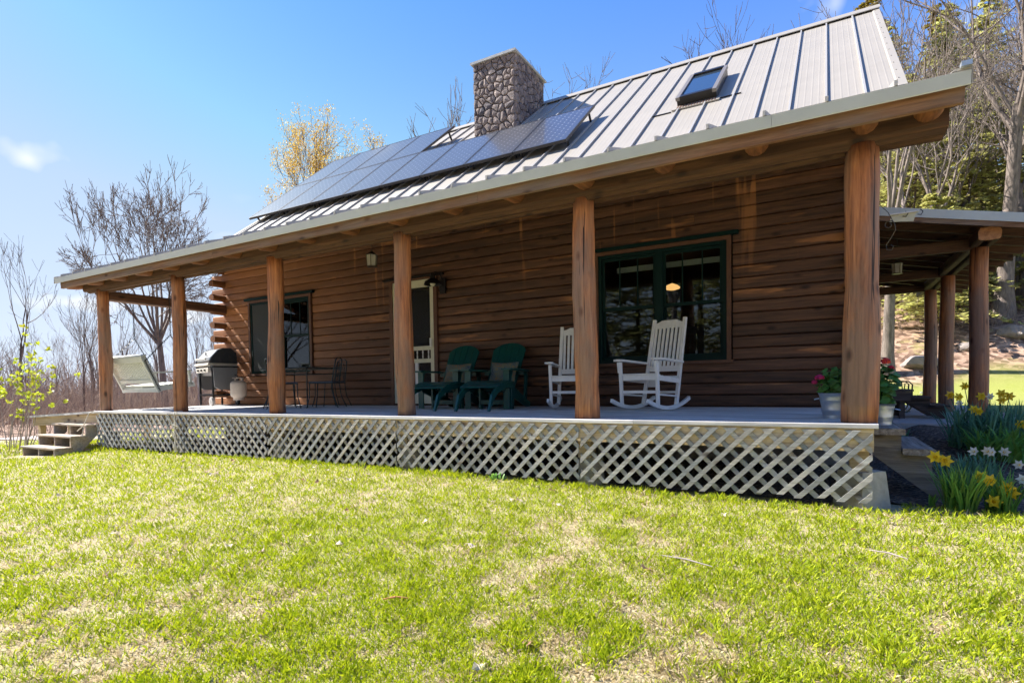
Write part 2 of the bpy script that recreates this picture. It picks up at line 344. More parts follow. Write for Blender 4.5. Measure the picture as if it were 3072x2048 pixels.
# ------------------------------------------------------------------ mesh helpers
WORLD = {}
class MB:
    def __init__(s): s.v = []; s.f = []; s.n = 0
    def add(s, v, f):
        o = s.n; s.v.extend([tuple(p) for p in v]); s.f.extend([tuple(i+o for i in q) for q in f]); s.n += len(v); return s
    def box(s, x0, x1, y0, y1, z0, z1, M=None):
        v = [(x0, y0, z0), (x1, y0, z0), (x1, y1, z0), (x0, y1, z0), (x0, y0, z1), (x1, y0, z1), (x1, y1, z1), (x0, y1, z1)]
        if M is not None: v = [tuple(M @ Vector(p)) for p in v]
        return s.add(v, [(0, 3, 2, 1), (4, 5, 6, 7), (0, 1, 5, 4), (1, 2, 6, 5), (2, 3, 7, 6), (3, 0, 4, 7)])
    def cbox(s, x0, x1, y0, y1, z0, z1, c=0.006, M=None):
        "box with chamfered long edges (axis = longest side)"
        d = (x1-x0, y1-y0, z1-z0); ax = d.index(max(d)); lo = (x0, y0, z0); hi = (x1, y1, z1); a, b = [(1, 2), (2, 0), (0, 1)][ax]
        c = min(c, d[a]*0.3, d[b]*0.3)
        ring = [(lo[a]+c, lo[b]), (hi[a]-c, lo[b]), (hi[a], lo[b]+c), (hi[a], hi[b]-c), (hi[a]-c, hi[b]), (lo[a]+c, hi[b]), (lo[a], hi[b]-c), (lo[a], lo[b]+c)]
        v = []
        for e in (lo[ax], hi[ax]):
            for p, q in ring:
                w = [0, 0, 0]; w[ax] = e; w[a] = p; w[b] = q; v.append(tuple(w))
        if M is not None: v = [tuple(M @ Vector(p)) for p in v]
        f = [(i, (i+1) % 8, 8+(i+1) % 8, 8+i) for i in range(8)] + [tuple(range(7, -1, -1)), tuple(range(8, 16))]
        return s.add(v, f)
    def bar(s, p, q, w, h, up=(0, 0, 1), c=0.0):
        "rectangular bar from p to q, w across, h along up"
        p = Vector(p); q = Vector(q); d = (q-p); ln = d.length; d.normalize(); up = Vector(up)
        sd = d.cross(up)
        if sd.length < 1e-4: sd = d.cross(Vector((0, 1, 0)))
        sd.normalize(); u = sd.cross(d)
        M = Matrix(((d.x, sd.x, u.x, p.x), (d.y, sd.y, u.y, p.y), (d.z, sd.z, u.z, p.z), (0, 0, 0, 1)))
        if c: return s.cbox(0, ln, -w/2, w/2, -h/2, h/2, c, M)
        return s.box(0, ln, -w/2, w/2, -h/2, h/2, M)
    def tube(s, pts, rad, n=8, caps=True):
        pts = [Vector(p) for p in pts]; m = len(pts); rad = rad if hasattr(rad, '__len__') else [rad]*m
        v = []; prev = None
        for i, p in enumerate(pts):
            d = (pts[min(i+1, m-1)]-pts[max(i-1, 0)])
            if d.length < 1e-9: d = Vector((0, 0, 1))
            d.normalize()
            a = d.cross(Vector((0, 0, 1)) if abs(d.z) < 0.95 else Vector((1, 0, 0))) if prev is None else (prev-d*prev.dot(d))
            a.normalize(); prev = a; b = d.cross(a)
            for k in range(n):
                t = 2*math.pi*k/n; v.append(tuple(p+(a*math.cos(t)+b*math.sin(t))*rad[i]))
        f = [(i*n+k, i*n+(k+1) % n, (i+1)*n+(k+1) % n, (i+1)*n+k) for i in range(m-1) for k in range(n)]
        if caps: f += [tuple(range(n-1, -1, -1)), tuple(range((m-1)*n, m*n))]
        return s.add(v, f)
    def lathe(s, prof, n=20, c=(0, 0, 0), axis='z'):
        v = []
        for r, h in prof:
            for k in range(n):
                t = 2*math.pi*k/n; a, b = r*math.cos(t), r*math.sin(t)
                v.append({'z': (c[0]+a, c[1]+b, c[2]+h), 'x': (c[0]+h, c[1]+a, c[2]+b), 'y': (c[0]+a, c[1]+h, c[2]+b)}[axis])
        m = len(prof); f = [(i*n+k, i*n+(k+1) % n, (i+1)*n+(k+1) % n, (i+1)*n+k) for i in range(m-1) for k in range(n)]
        return s.add(v, f + [tuple(range(n-1, -1, -1)), tuple(range((m-1)*n, m*n))])
    def prism(s, poly, off, M=None):
        n = len(poly); off = Vector(off); v = [tuple(p) for p in poly] + [tuple(Vector(p)+off) for p in poly]
        if M is not None: v = [tuple(M @ Vector(p)) for p in v]
        return s.add(v, [tuple(range(n-1, -1, -1)), tuple(range(n, 2*n))] + [(i, (i+1) % n, n+(i+1) % n, n+i) for i in range(n)])
    def mesh(s, name, m, smooth=False):
        me = bpy.data.meshes.new(name); me.from_pydata(s.v, [], s.f); me.update()
        if m: me.materials.append(MATS[m])
        if smooth:
            me.polygons.foreach_set('use_smooth', [True]*len(me.polygons)); me.set_sharp_from_angle(angle=R(40))
        return me
    def build(s, name, m, parent=None, smooth=False):
        return place(name, s.mesh(name, m, smooth), parent)
def place(name, me, parent=None, loc=None, rot=None):
    o = bpy.data.objects.new(name, me); COL.objects.link(o)
    if parent is not None:
        o.parent = parent
        if parent.name in WORLD: o.matrix_parent_inverse = Matrix.Translation(-WORLD[parent.name])
    if loc is not None: o.location = loc
    if rot is not None: o.rotation_euler = rot
    return o
def tag(o, label=None, cat=None, group=None, kind=None):
    if label: o['label'] = label
    if cat: o['category'] = cat
    if group: o['group'] = group
    if kind: o['kind'] = kind
    return o
def thing(name, label, cat, loc=(0, 0, 0), rz=0, group=None, world=False):
    o = bpy.data.objects.new(name, None); COL.objects.link(o); o.location = loc; o.rotation_euler = (0, 0, rz); o.empty_display_size = 0.2
    if world: WORLD[o.name] = Vector(loc)
    return tag(o, label, cat, group)
def copy_thing(root, loc, rz, label, group=None, scale=None):
    def cp(o, par):
        c = o.copy(); COL.objects.link(c); c.parent = par
        for k in o.children: cp(k, c)
        return c
    r = cp(root, None); r.location = loc; r.rotation_euler = (0, 0, rz); r['label'] = label
    if group: r['group'] = group
    if scale: r.scale = (scale,)*3 if not hasattr(scale, '__len__') else scale
    return r
def np_mesh(name, verts, faces, m, tint=None, col=None, smooth=False):
    "faces: (n,k) int array"
    me = bpy.data.meshes.new(name); nv = len(verts); nf, k = faces.shape
    me.vertices.add(nv); me.vertices.foreach_set('co', np.ascontiguousarray(verts, dtype=np.float32).ravel())
    me.loops.add(nf*k); me.loops.foreach_set('vertex_index', np.ascontiguousarray(faces, dtype=np.int32).ravel())
    me.polygons.add(nf); me.polygons.foreach_set('loop_start', np.arange(0, nf*k, k, dtype=np.int32))
    if smooth: me.polygons.foreach_set('use_smooth', np.ones(nf, dtype=bool))
    if tint is not None:
        a = me.attributes.new('tint', 'FLOAT', 'POINT'); a.data.foreach_set('value', np.ascontiguousarray(tint, dtype=np.float32))
    if col is not None:
        a = me.attributes.new('col', 'FLOAT_COLOR', 'POINT'); c4 = np.ones((nv, 4), dtype=np.float32); c4[:, :3] = col; a.data.foreach_set('color', c4.ravel())
    me.update(calc_edges=True); me.validate(); me.materials.append(MATS[m]); return me
def quads(centers, ux, uy):
    "quad faces from arrays of centres and half vectors (diamond-leaf shape)"
    n = len(centers); v = np.empty((n, 4, 3)); v[:, 0] = centers-ux; v[:, 1] = centers-uy*0.55+ux*0.1; v[:, 2] = centers+ux; v[:, 3] = centers+uy*0.55+ux*0.1
    return v.reshape(-1, 3), np.arange(n*4).reshape(n, 4)
def unit(n, rg=nrg):
    a = rg.normal(size=(n, 3)); return a/np.linalg.norm(a, axis=1, keepdims=True)
def smooth01(x): x = np.clip(x, 0, 1); return x*x*(3-2*x)


# ------------------------------------------------------------------ terrain
def gz(x, y):
    "height of the ground"
    x = np.asarray(x, float); y = np.asarray(y, float)
    z = -0.70 + 0.05*np.minimum(y, 0) + np.zeros_like(x)
    z = z - 0.035*np.maximum(-x-11, 0)*(1/(1+np.maximum(-x-11, 0)/60)) - 0.02*np.maximum(-x-11, 0)*smooth01((-y)/3)*0
    z = z + 0.06*np.exp(-((x+6)**2/14 + (y+1.2)**2/5))                       # slight swell in the lawn before the middle bays
    side = smooth01((x-0.2)/0.8)*smooth01((y-0.3)/4.2)                        # bed rises to the patio beside the gable
    z = z + side*0.36
    hx = smooth01((x+14)/16)
    d = y - 18 - 0.10*x
    h = np.where(d > 0, 0.34*d*smooth01(d/9), 0)*hx
    h = np.minimum(h, 22 + 0.05*d)
    bk = np.maximum(-y-20, 0)*0.12                                            # wooded rise behind the viewer
    n = 0.05*np.sin(x*0.9+1.3)*np.sin(y*0.7) + 0.25*np.sin(x*0.23+2)*np.sin(y*0.19+1)*smooth01((np.hypot(x+4, y-4)-14)/14)
    return z + h + np.minimum(bk, 12) + n*smooth01((np.hypot((x+5)/9, (y-5)/8)-0.9)/0.8)
def axis_pts(a, b, fine, lim):
    core = np.arange(a, b+1e-6, fine); out = []; s = fine; p = b
    while p < lim: s *= 1.13; p += s; out.append(p)
    lo = []; s = fine; p = a
    while p > -lim: s *= 1.13; p -= s; lo.append(p)
    return np.array(lo[::-1]+list(core)+out)
def build_ground():
    xs = axis_pts(-22, 8, 0.2, 900); ys = axis_pts(-6, 24, 0.2, 900)
    X, Y = np.meshgrid(xs, ys); Z = gz(X, Y); nx, ny = len(xs), len(ys)
    V = np.stack([X, Y, Z], -1).reshape(-1, 3); i = np.arange(nx*ny).reshape(ny, nx)
    F = np.stack([i[:-1, :-1], i[:-1, 1:], i[1:, 1:], i[1:, :-1]], -1).reshape(-1, 4)
    me = np_mesh('ground', V, F, 'ground', smooth=True)
    x, y = V[:, 0], V[:, 1]
    wob = 1.1*np.sin(x*0.8+y*0.5) + 0.6*np.sin(x*1.9-y*1.3)
    hill = smooth01((y-21.8-0.1*x+wob*0.5)/1.6)*smooth01((x+15)/8)
    west = smooth01((-x-19.0+wob*0.6)/2.0); south = smooth01((-y-16+wob)/3)
    far = smooth01((y-26)/4)
    lit = np.maximum.reduce([hill, west, south, far])
    a = me.attributes.new('zone', 'FLOAT_COLOR', 'POINT'); c = np.zeros((len(V), 4), np.float32); c[:, 0] = lit; c[:, 1] = smooth01((34-y)/12)*(x > -3); c[:, 2] = smooth01((y-5)/4); c[:, 3] = 1
    a.data.foreach_set('color', c.ravel())
    tag(place('ground', me), kind='structure')
build_ground()
def drape(name, poly_fn, x0, x1, y0, y1, step, m, lift):
    "sheet that follows the ground, kept where poly_fn(x,y) is true"
    xs = np.arange(x0, x1+1e-6, step); ys = np.arange(y0, y1+1e-6, step); X, Y = np.meshgrid(xs, ys); Z = gz(X, Y)+lift(X, Y)
    i = np.arange(X.size).reshape(X.shape); F = np.stack([i[:-1, :-1], i[:-1, 1:], i[1:, 1:], i[1:, :-1]], -1).reshape(-1, 4)
    V = np.stack([X, Y, Z], -1).reshape(-1, 3); c = V[F].mean(1); F = F[poly_fn(c[:, 0], c[:, 1])]
    return tag(place(name, np_mesh(name, V, F, m, smooth=True)), kind='structure')
drape('garden_bed', lambda x, y: (x > 0.02) & (x < 2.6+0.3*np.sin(y*2)) & (y > 0.12+0.10*np.sin(x*4)) & (y < 4.75), -0.4, 3.2, -0.3, 5.0, 0.08, 'mulch', lambda x, y: 0.015+0.012*np.sin(x*11)*np.sin(y*9))
drape('garden_bed', lambda x, y: (x > -12) & (x < 0.02) & (y > -0.02+0.04*np.sin(x*5)) & (y < 2.4), -12.2, 0.3, -0.2, 2.5, 0.1, 'mulch', lambda x, y: 0.012+0.01*np.sin(x*9)*np.sin(y*7))
drape('path', lambda x, y: (np.abs(y-2.6-0.2*(x+17)) < 0.75), -34, -14.5, -3, 7, 0.25, 'gravel', lambda x, y: 0.02)
# patio slab beside the gable
pb = MB().box(0.14, 2.75, 4.7, 12.6, -0.62, -0.30).build('patio', 'patio_concrete'); tag(pb, kind='structure')

# ------------------------------------------------------------------ lawn grass
def vnoise(x, y, sc, seed):
    "cheap value noise"
    r = np.random.default_rng(seed); T = r.random((64, 64)); u = x/sc+100; v = y/sc+100
    iu = np.floor(u).astype(int); iv = np.floor(v).astype(int); fu = smooth01(u-iu); fv = smooth01(v-iv)
    g = lambda a, b: T[a % 64, b % 64]
    return (g(iu, iv)*(1-fu)+g(iu+1, iv)*fu)*(1-fv)+(g(iu, iv+1)*(1-fu)+g(iu+1, iv+1)*fu)*fv
def build_grass(n):
    rg = np.random.default_rng(5)
    # density falls off away from the part of the lawn people look at
    m = int(n*2.6); d = 1.2*np.exp(rg.random(m)*math.log(22/1.2)); th = rg.uniform(R(-25), R(92), m)
    x = -0.25-d*np.sin(th); y = -5.42+d*np.cos(th)
    ok = ((y < -0.16) | ((x < -12.9) & (y < 6)) | ((x > 0.3) & (y < 0.14))) & (x > -19.5) & ~((x > -13.5) & (x < -12.1) & (y > -1.1) & (y < 0.0)) & (x < 4)
    x, y = x[ok][:n], y[ok][:n]; n = len(x)
    dist = np.hypot(x+0.25, y+5.42)
    patch = 0.28*vnoise(x, y, 0.8, 1)+0.42*vnoise(x, y, 0.22, 2)+0.28*vnoise(x, y, 0.09, 6)+0.1*vnoise(x, y, 2.6, 3)
    dry = 0.035*np.clip(x+9, 0, 11) - 0.05*np.clip(y+4.0, 0, 4)               # the lawn is thinner and strawier near the camera and to the right
    straw = rg.random(n) < np.clip((patch-0.60+dry*0.8)*2.6+0.07, 0.04, 0.85)
    thin = np.clip((patch-0.70+dry*0.8)*2.2, 0, 0.5); keep = rg.random(n) > thin; x, y, dist, patch, straw = x[keep], y[keep], dist[keep], patch[keep], straw[keep]; n = len(x)
    z = gz(x, y)
    tuft = vnoise(x, y, 0.12, 4)
    edge = (y > -0.34) & (y < 0)
    ln = rg.uniform(0.022, 0.05, n)*(0.65+0.8*tuft)*np.where(straw, 0.9, 1.0)*np.where(edge, 1.5, 1.0)*(1+0.10*np.clip(dist-6, 0, 8)*0.4)
    wd = rg.uniform(0.0014, 0.0027, n)*(1+0.16*np.clip(dist-2, 0, 12))
    az = rg.uniform(0, 2*np.pi, n); lean = np.where(straw, rg.uniform(0.5, 1.25, n), rg.uniform(0.1, 0.85, n))
    dx, dy = np.cos(az)*np.sin(lean), np.sin(az)*np.sin(lean); dz = np.cos(lean)
    ax = rg.uniform(0, 2*np.pi, n); sx, sy = np.cos(ax)*wd, np.sin(ax)*wd
    V = np.empty((n, 4, 3)); B = np.stack([x, y, z-0.004], -1)
    V[:, 0] = B-np.stack([sx, sy, 0*sx], -1); V[:, 1] = B+np.stack([sx, sy, 0*sx], -1)
    mid = B+np.stack([dx*0.45, dy*0.45, dz*0.65], -1)*ln[:, None]
    V[:, 2] = mid+np.stack([sx, sy, 0*sx], -1)*0.8; V[:, 3] = B+np.stack([dx*1.15, dy*1.15, dz], -1)*ln[:, None]
    r = rg.random((n, 1)); g1 = np.array([0.19, 0.285, 0.005]); g2 = np.array([0.54, 0.585, 0.018]); s1 = np.array([0.42, 0.33, 0.16]); s2 = np.array([0.70, 0.58, 0.38])
    c = np.where(straw[:, None], s1+(s2-s1)*r, g1+(g2-g1)*r); C4 = np.repeat(c, 4, axis=0)
    F = np.arange(n*4).reshape(n, 4)
    o = place('lawn_grass', np_mesh('lawn_grass', V.reshape(-1, 3), F, 'grass_blades', col=C4)); tag(o, 'short spring grass with straw patches covering the front lawn', 'grass', kind='stuff')
build_grass(430000)

# ------------------------------------------------------------------ log cabin
CB = (-6.0, 6.0, -0.7)
cabin = thing('log_cabin', 'brown log cabin with metal roof, stone chimney and long front porch', 'cabin', CB, world=True)
XL, XR, YW, YB = -12.08, 0.08, 2.44, 12.45            # house body
HC = 0.1525; Z0 = 0.035; NC = 21                      # log courses
WALLTOP = Z0+HC*NC
SL = 0.775; RY, RZ = 7.45, 7.388                      # main roof slope, ridge
PS = 0.33                                             # porch roof slope
def zmain(y): return RZ-SL*abs(y-RY)
EY, EZ = -0.5, 2.45
def zporch(y): return EZ+PS*(y-EY)
RXL, RXR = -12.6, 0.62
OPEN = [(-11.17, -9.18, 0.68, 2.27), (-7.16, -6.08, -1, 2.27), (-3.23, -1.30, 0.64, 2.28)]
# --- front wall: a dark backing with every log a piece of its own in front of it
fw = MB()
ed = [XL] + [v for o in OPEN for v in (o[0]+0.03, o[1]-0.03)] + [XR]
for i in range(0, len(ed), 2): fw.box(ed[i], ed[i+1], YW+0.05, YW+0.2, 0.0, WALLTOP)
for o in OPEN:
    if o[2] > 0: fw.box(o[0]+0.03, o[1]-0.03, YW+0.05, YW+0.2, 0, o[2])
    fw.box(o[0]+0.03, o[1]-0.03, YW+0.05, YW+0.2, o[3], WALLTOP)
front_wall = fw.build('front_wall', 'interior_dark', cabin)
def dlog(x0, x1, z0, y, bulge, h=HC):
    g = 0.003; pr = [(y+0.06, z0+g), (y+0.004, z0+g), (y-bulge*0.75, z0+h*0.09), (y-bulge, z0+h*0.35), (y-bulge, z0+h*0.65), (y-bulge*0.75, z0+h*0.91), (y+0.004, z0+h-g), (y+0.06, z0+h-g)]
    n = len(pr); v = [(x0, a, b) for a, b in pr]+[(x1, a, b) for a, b in pr]
    f = [(i, i+1, n+i+1, n+i) for i in range(n-1)]+[tuple(range(n-1, -1, -1)), tuple(range(n, 2*n)), (n-1, 0, n, 2*n-1)]
    return v, f
for k in range(NC):
    z = Z0+k*HC; spans = [[XL-(0.36 if k % 2 == 0 else -0.0), XR+(0.15 if k % 2 == 0 else 0)]]
    for o in OPEN:
        if z+HC*0.75 > o[2] and z+HC*0.25 < o[3]:
            nx = []
            for a, b in spans:
                if a < o[0] and b > o[1]: nx += [[a, o[0]], [o[1], b]]
                else: nx.append([a, b])
            spans = nx
    out = []
    for a, b in spans:                                     # butt joints in long runs
        while b-a > 5.2:
            c = a+rnd.uniform(2.6, 4.6); out.append((a, c-0.002)); a = c
        out.append((a, b))
    for a, b in out:
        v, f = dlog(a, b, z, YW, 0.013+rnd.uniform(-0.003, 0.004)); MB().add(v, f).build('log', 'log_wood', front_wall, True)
# --- gable walls: logs run front to back and cross at the corners
for X, sgn, nm in ((XL, 1, 'gable_wall'), (XR, -1, 'gable_wall')):
    poly = [(X, YW+0.2, 0), (X, YB, 0), (X, YB, zmain(YB)-0.1), (X, RY, RZ-0.14), (X, YW+0.2, zmain(YW+0.2)-0.1)]
    gw = MB().prism([(p[0]+sgn*0.06, p[1], p[2]) for p in poly], (sgn*0.1, 0, 0)).build(nm, 'interior_dark', cabin)
    for k in range(NC):
        z = Z0+k*HC; y0 = YW-(0.30 if k % 2 == 1 else -0.03); y1 = YB+(0.3 if k % 2 == 1 else 0)
        pr = [(X+sgn*0.06, z+0.004), (X-sgn*0.012, z+0.004), (X-sgn*0.03, z+HC*0.25), (X-sgn*0.036, z+HC*0.5), (X-sgn*0.03, z+HC*0.75), (X-sgn*0.012, z+HC-0.004), (X+sgn*0.06, z+HC-0.004)]
        # round inner side too, so that the crossing ends read as whole logs
        if k % 2 == 1:
            prr = [(X+sgn*0.07-sgn*0.105*math.cos(t)*1.0, z+HC/2+(HC/2-0.003)*math.sin(t)) for t in [R(a) for a in (-90, -55, -20, 20, 55, 90)]] + [(X+sgn*0.10, z+HC-0.01), (X+sgn*0.135, z+HC*0.75), (X+sgn*0.135, z+HC*0.25), (X+sgn*0.10, z+0.01)]
            m = MB().prism([(a, y0, b) for a, b in prr], (0, YW+0.06-y0, 0)); m.build('log_end', 'rafter_wood', gw, True)
        n = len(pr); ys = max(y0, YW+0.06); v = [(a, ys, b) for a, b in pr]+[(a, y1, b) for a, b in pr]
        MB().add(v, [(i, i+1, n+i+1, n+i) for i in range(n-1)]+[tuple(range(n)), tuple(range(n, 2*n))]).build('log', 'log_wood_y', gw, True)
    z = WALLTOP
    while z < RZ-0.35:                                    # boards up in the gable
        hw = (RZ-0.2-z)/SL-0.15
        MB().box(X-0.02 if sgn > 0 else X-0.03, X+0.03 if sgn > 0 else X+0.02, RY-hw, RY+hw, z+0.003, z+0.197).build('gable_board', 'log_wood_y', gw)
        z += 0.2
MB().box(XL, XR, YB-0.1, YB, 0, WALLTOP+0.1).build('back_wall', 'log_wood', cabin)
MB().box(XL-0.02, XR+0.02, YW-0.02, YB, -0.9, 0.0).build('foundation', 'concrete', cabin)
# interior seen through the panes
MB().box(XL+0.2, XR-0.2, YW+0.3, YB-0.2, 0.0, 0.03).build('floor_inside', 'interior', cabin)
MB().box(XL+0.2, XR-0.2, YW+0.3, YB-0.2, 2.62, 2.66).build('ceiling_inside', 'interior', cabin)
MB().box(-8.2, -8.1, YW+0.3, YB-0.2, 0.03, 2.62).build('partition', 'interior', cabin)
MB().box(-5.3, -5.2, YW+0.3, YB-0.2, 0.03, 2.62).build('partition', 'interior', cabin)
# --- porch beam and wall plate beam, rounded lower edge
def beam(name, x0, x1, y0, y1, z0, z1, m='beam_wood'):
    c = 0.035; p = [(y0, z0+c), (y0+c*0.4, z0), (y1-c*0.4, z0), (y1, z0+c), (y1, z1), (y0, z1)]
    return MB().prism([(x0, a, b) for a, b in p][::-1], (x1-x0, 0, 0)).build(name, m, cabin)
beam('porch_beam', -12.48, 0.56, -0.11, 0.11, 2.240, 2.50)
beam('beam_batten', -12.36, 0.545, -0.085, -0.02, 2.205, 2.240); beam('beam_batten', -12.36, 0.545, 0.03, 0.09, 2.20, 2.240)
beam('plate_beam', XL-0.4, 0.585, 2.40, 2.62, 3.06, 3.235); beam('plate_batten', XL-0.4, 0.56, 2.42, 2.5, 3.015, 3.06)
# tie beam from the left end post back to the wall corner
MB().cbox(-12.10, -11.92, 0.08, 2.42, 2.06, 2.24, 0.02).build('tie_beam', 'log_wood_y', cabin)
# --- porch posts: peeled logs, a little crooked
PX = [0, -2.4, -4.8, -7.2, -9.6, -12.0]; PR = [(0.131, 0.117), (0.124, 0.110), (0.114, 0.106), (0.113, 0.106), (0.105, 0.1), (0.105, 0.098)]
LEAN = [0.02, -0.01, -0.012, 0.03, 0.025, 0.02]
for i, x in enumerate(PX):
    r0, r1 = PR[i]; pts = []; rad = []
    for j in range(15):
        t = j/14; b = math.sin(math.pi*t)*0.012*rnd.choice((-1, 1)); pts.append((x+LEAN[i]*t+0.008*math.sin(t*5+i), 0.0+0.006*math.sin(t*7+i), t*2.238)); rad.append(r0+(r1-r0)*t+0.005*math.sin(t*9+i*2)+0.003*math.sin(t*23+i)+(0.006 if 0.15 < t < 0.5 else 0))
    NS = 112; m = MB().tube(pts, rad, NS)
    # a drying check: a narrow wedge pressed into the round
    v = np.array(m.v); ang0 = R((-118, -93, -75, -90, -80, -90)[i])
    for q in range(len(v)):
        j = q//NS; t = j/14
        a = math.atan2(v[q][1]-pts[j][1], v[q][0]-pts[j][0]); da = (a-(ang0+0.07*math.sin(t*4+i)+0.03*math.sin(t*17+i)))
        da = (da+math.pi) % (2*math.pi)-math.pi
        if abs(da) < 0.05:
            s_ = 1-(0.05, .08, .04, .04, .04, .04)[i]*(1-abs(da)/0.05)*min(1, 2.2*math.sin(math.pi*min(max((t-(0, .25, .1, 0, .2, .1)[i])/0.8, 0), 1))); v[q][0] = pts[j][0]+(v[q][0]-pts[j][0])*s_; v[q][1] = pts[j][1]+(v[q][1]-pts[j][1])*s_
    m.v = [tuple(p) for p in v]
    me = m.mesh('porch_post', 'post_wood'); me.polygons.foreach_set('use_smooth', [True]*len(me.polygons))
    tag(place('porch_post', me, cabin), ('cracked orange-brown log post at the right porch corner' if i == 0 else None))
# --- rafters: round logs under the porch roof
for X in [0.43]+[0.02-0.785*k for k in range(17)]:
    r = 0.098; p0 = Vector((X, EY+0.08, zporch(EY+0.08)-0.185)); p1 = Vector((X, YW-0.02, zporch(YW)-0.185))
    q0 = p0+Vector((0, 0, 0.062)); q1 = p0.lerp(p1, 0.035)+Vector((0, 0, 0.022)); q2 = p0.lerp(p1, 0.09)
    MB().tube([q0, q1, q2, p0.lerp(p1, .5), p1], [r*0.45, r*0.82, r, r, r], 14).build('rafter', 'rafter_wood', cabin, True)
# --- porch ceiling boards on the rafters
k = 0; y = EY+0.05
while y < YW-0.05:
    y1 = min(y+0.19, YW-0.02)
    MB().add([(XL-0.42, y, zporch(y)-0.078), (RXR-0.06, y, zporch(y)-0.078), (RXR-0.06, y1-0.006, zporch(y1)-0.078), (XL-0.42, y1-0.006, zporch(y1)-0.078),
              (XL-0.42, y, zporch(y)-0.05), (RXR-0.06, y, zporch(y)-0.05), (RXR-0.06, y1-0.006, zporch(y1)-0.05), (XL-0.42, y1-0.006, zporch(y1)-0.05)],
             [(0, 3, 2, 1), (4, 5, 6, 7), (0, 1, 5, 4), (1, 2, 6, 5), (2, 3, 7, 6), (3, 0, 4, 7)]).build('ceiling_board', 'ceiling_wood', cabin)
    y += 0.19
# --- fascia, drip edge
fa = [-12.45, -7.9, -3.4, 0.59]
for a, b in zip(fa[:-1], fa[1:]): MB().box(a+0.002, b-0.002, EY+0.03, EY+0.075, 2.25, 2.372).build('fascia_board', 'fascia_wood', cabin)
for X in (-12.45, 0.545): # rake fascia of the porch roof
    MB().add([(X, EY+0.076, 2.26), (X+0.045, EY+0.076, 2.26), (X+0.045, YW, zporch(YW)-0.19), (X, YW, zporch(YW)-0.19), (X, EY+0.076, 2.38), (X+0.045, EY+0.076, 2.38), (X+0.045, YW, zporch(YW)-0.045), (X, YW, zporch(YW)-0.045)],
             [(0, 3, 2, 1), (4, 5, 6, 7), (0, 1, 5, 4), (1, 2, 6, 5), (2, 3, 7, 6), (3, 0, 4, 7)]).build('rake_board', 'beam_wood', cabin)
dr = [-12.57, -8.5, -4.55, -0.62, 0.615]
for a, b in zip(dr[:-1], dr[1:]):
    MB().prism([(a+0.001, EY, EZ-0.005), (a+0.001, EY+0.008, 2.352), (a+0.001, EY-0.006, 2.345), (a+0.001, EY-0.010, 2.352), (a+0.001, EY-0.022, EZ-0.012)], (b-a-0.002, 0, 0)).build('drip_edge', 'drip_metal', cabin)
# --- roof
roof = MB()
t = 0.05
roof.add([(RXL+0.02, YW-0.2, zporch(YW-.2)-0.06), (RXR-0.02, YW-0.2, zporch(YW-.2)-0.06), (RXR-0.02, RY, RZ-0.09), (RXL+0.02, RY, RZ-0.09), (RXR-0.02, YB+0.6, zmain(YB+0.6)-0.09), (RXL+0.02, YB+0.6, zmain(YB+0.6)-0.09)], [(0, 1, 2, 3), (3, 2, 4, 5)])
roof = roof.build('roof', 'ceiling_wood', cabin)
BRK = (EZ-PS*EY-(RZ-SL*RY))/(SL-PS)                 # where porch and main slope meet
SEAMS = [0.19-0.4305*k for k in range(30)]
ed = [RXR]+SEAMS+[RXL]
def roof_sheet(a, b, y0, y1, zf, ribs=True):
    "one metal pan with fine stiffening ribs"
    xs = [a]; hs = [0.0]
    if ribs:
        for q in (0.2, 0.4, 0.6, 0.8):
            c = a+(b-a)*q
            for dx, h in ((-0.012, 0), (-0.005, 0.0016), (0.005, 0.0016), (0.012, 0)): xs.append(c+dx*(1 if b > a else -1)); hs.append(h)
    xs.append(b); hs.append(0.0); n = len(xs)
    v = [(x, y0, zf(y0)+h) for x, h in zip(xs, hs)]+[(x, y1, zf(y1)+h) for x, h in zip(xs, hs)]
    v += [(x, y0, zf(y0)-0.012) for x in xs]+[(x, y1, zf(y1)-0.012) for x in xs]
    f = [(i, i+1, n+i+1, n+i) for i in range(n-1)]+[(2*n+i+1, 2*n+i, 3*n+i, 3*n+i+1) for i in range(n-1)]+[(i+1, i, 2*n+i, 2*n+i+1) for i in range(n-1)]
    return v, f
for a, b in zip(ed[:-1], ed[1:]):
    for (y0, y1, zf) in ((BRK, RY, zmain), (EY-0.012, BRK, zporch), (YB+0.6, RY, zmain)):
        v, f = roof_sheet(b+0.004, a-0.004, y0, y1, zf, zf is zmain and y0 == BRK); MB().add(v, f).build('roof_panel', 'roof_metal', roof)
for X in SEAMS:
    for (y0, y1, zf) in ((BRK, RY-0.02, zmain), (EY-0.012, BRK, zporch), (YB+0.6, RY+0.02, zmain)):
        MB().prism([(X-0.012, y0, zf(y0)-0.004), (X+0.012, y0, zf(y0)-0.004), (X+0.012, y0, zf(y0)+0.042), (X-0.012, y0, zf(y0)+0.042)][::(-1 if y1 > y0 else 1)], (0, y1-y0, zf(y1)-zf(y0))).build('roof_seam', 'seam_metal', roof)
    MB().box(X-0.009, X+0.009, EY-0.026, EY-0.013, zporch(EY)-0.006, zporch(EY)+0.032).build('seam_end', 'seam_metal', roof)
MB().prism([(RXL-0.02, RY-0.17, zmain(RY-0.17)+0.045), (RXL-0.02, RY-0.17, zmain(RY-0.17)+0.06), (RXL-0.02, RY, RZ+0.075), (RXL-0.02, RY+0.17, zmain(RY-0.17)+0.06), (RXL-0.02, RY+0.17, zmain(RY-0.17)+0.045), (RXL-0.02, RY, RZ+0.055)], (RXR-RXL+0.04, 0, 0)).build('ridge_cap', 'roof_metal', roof)
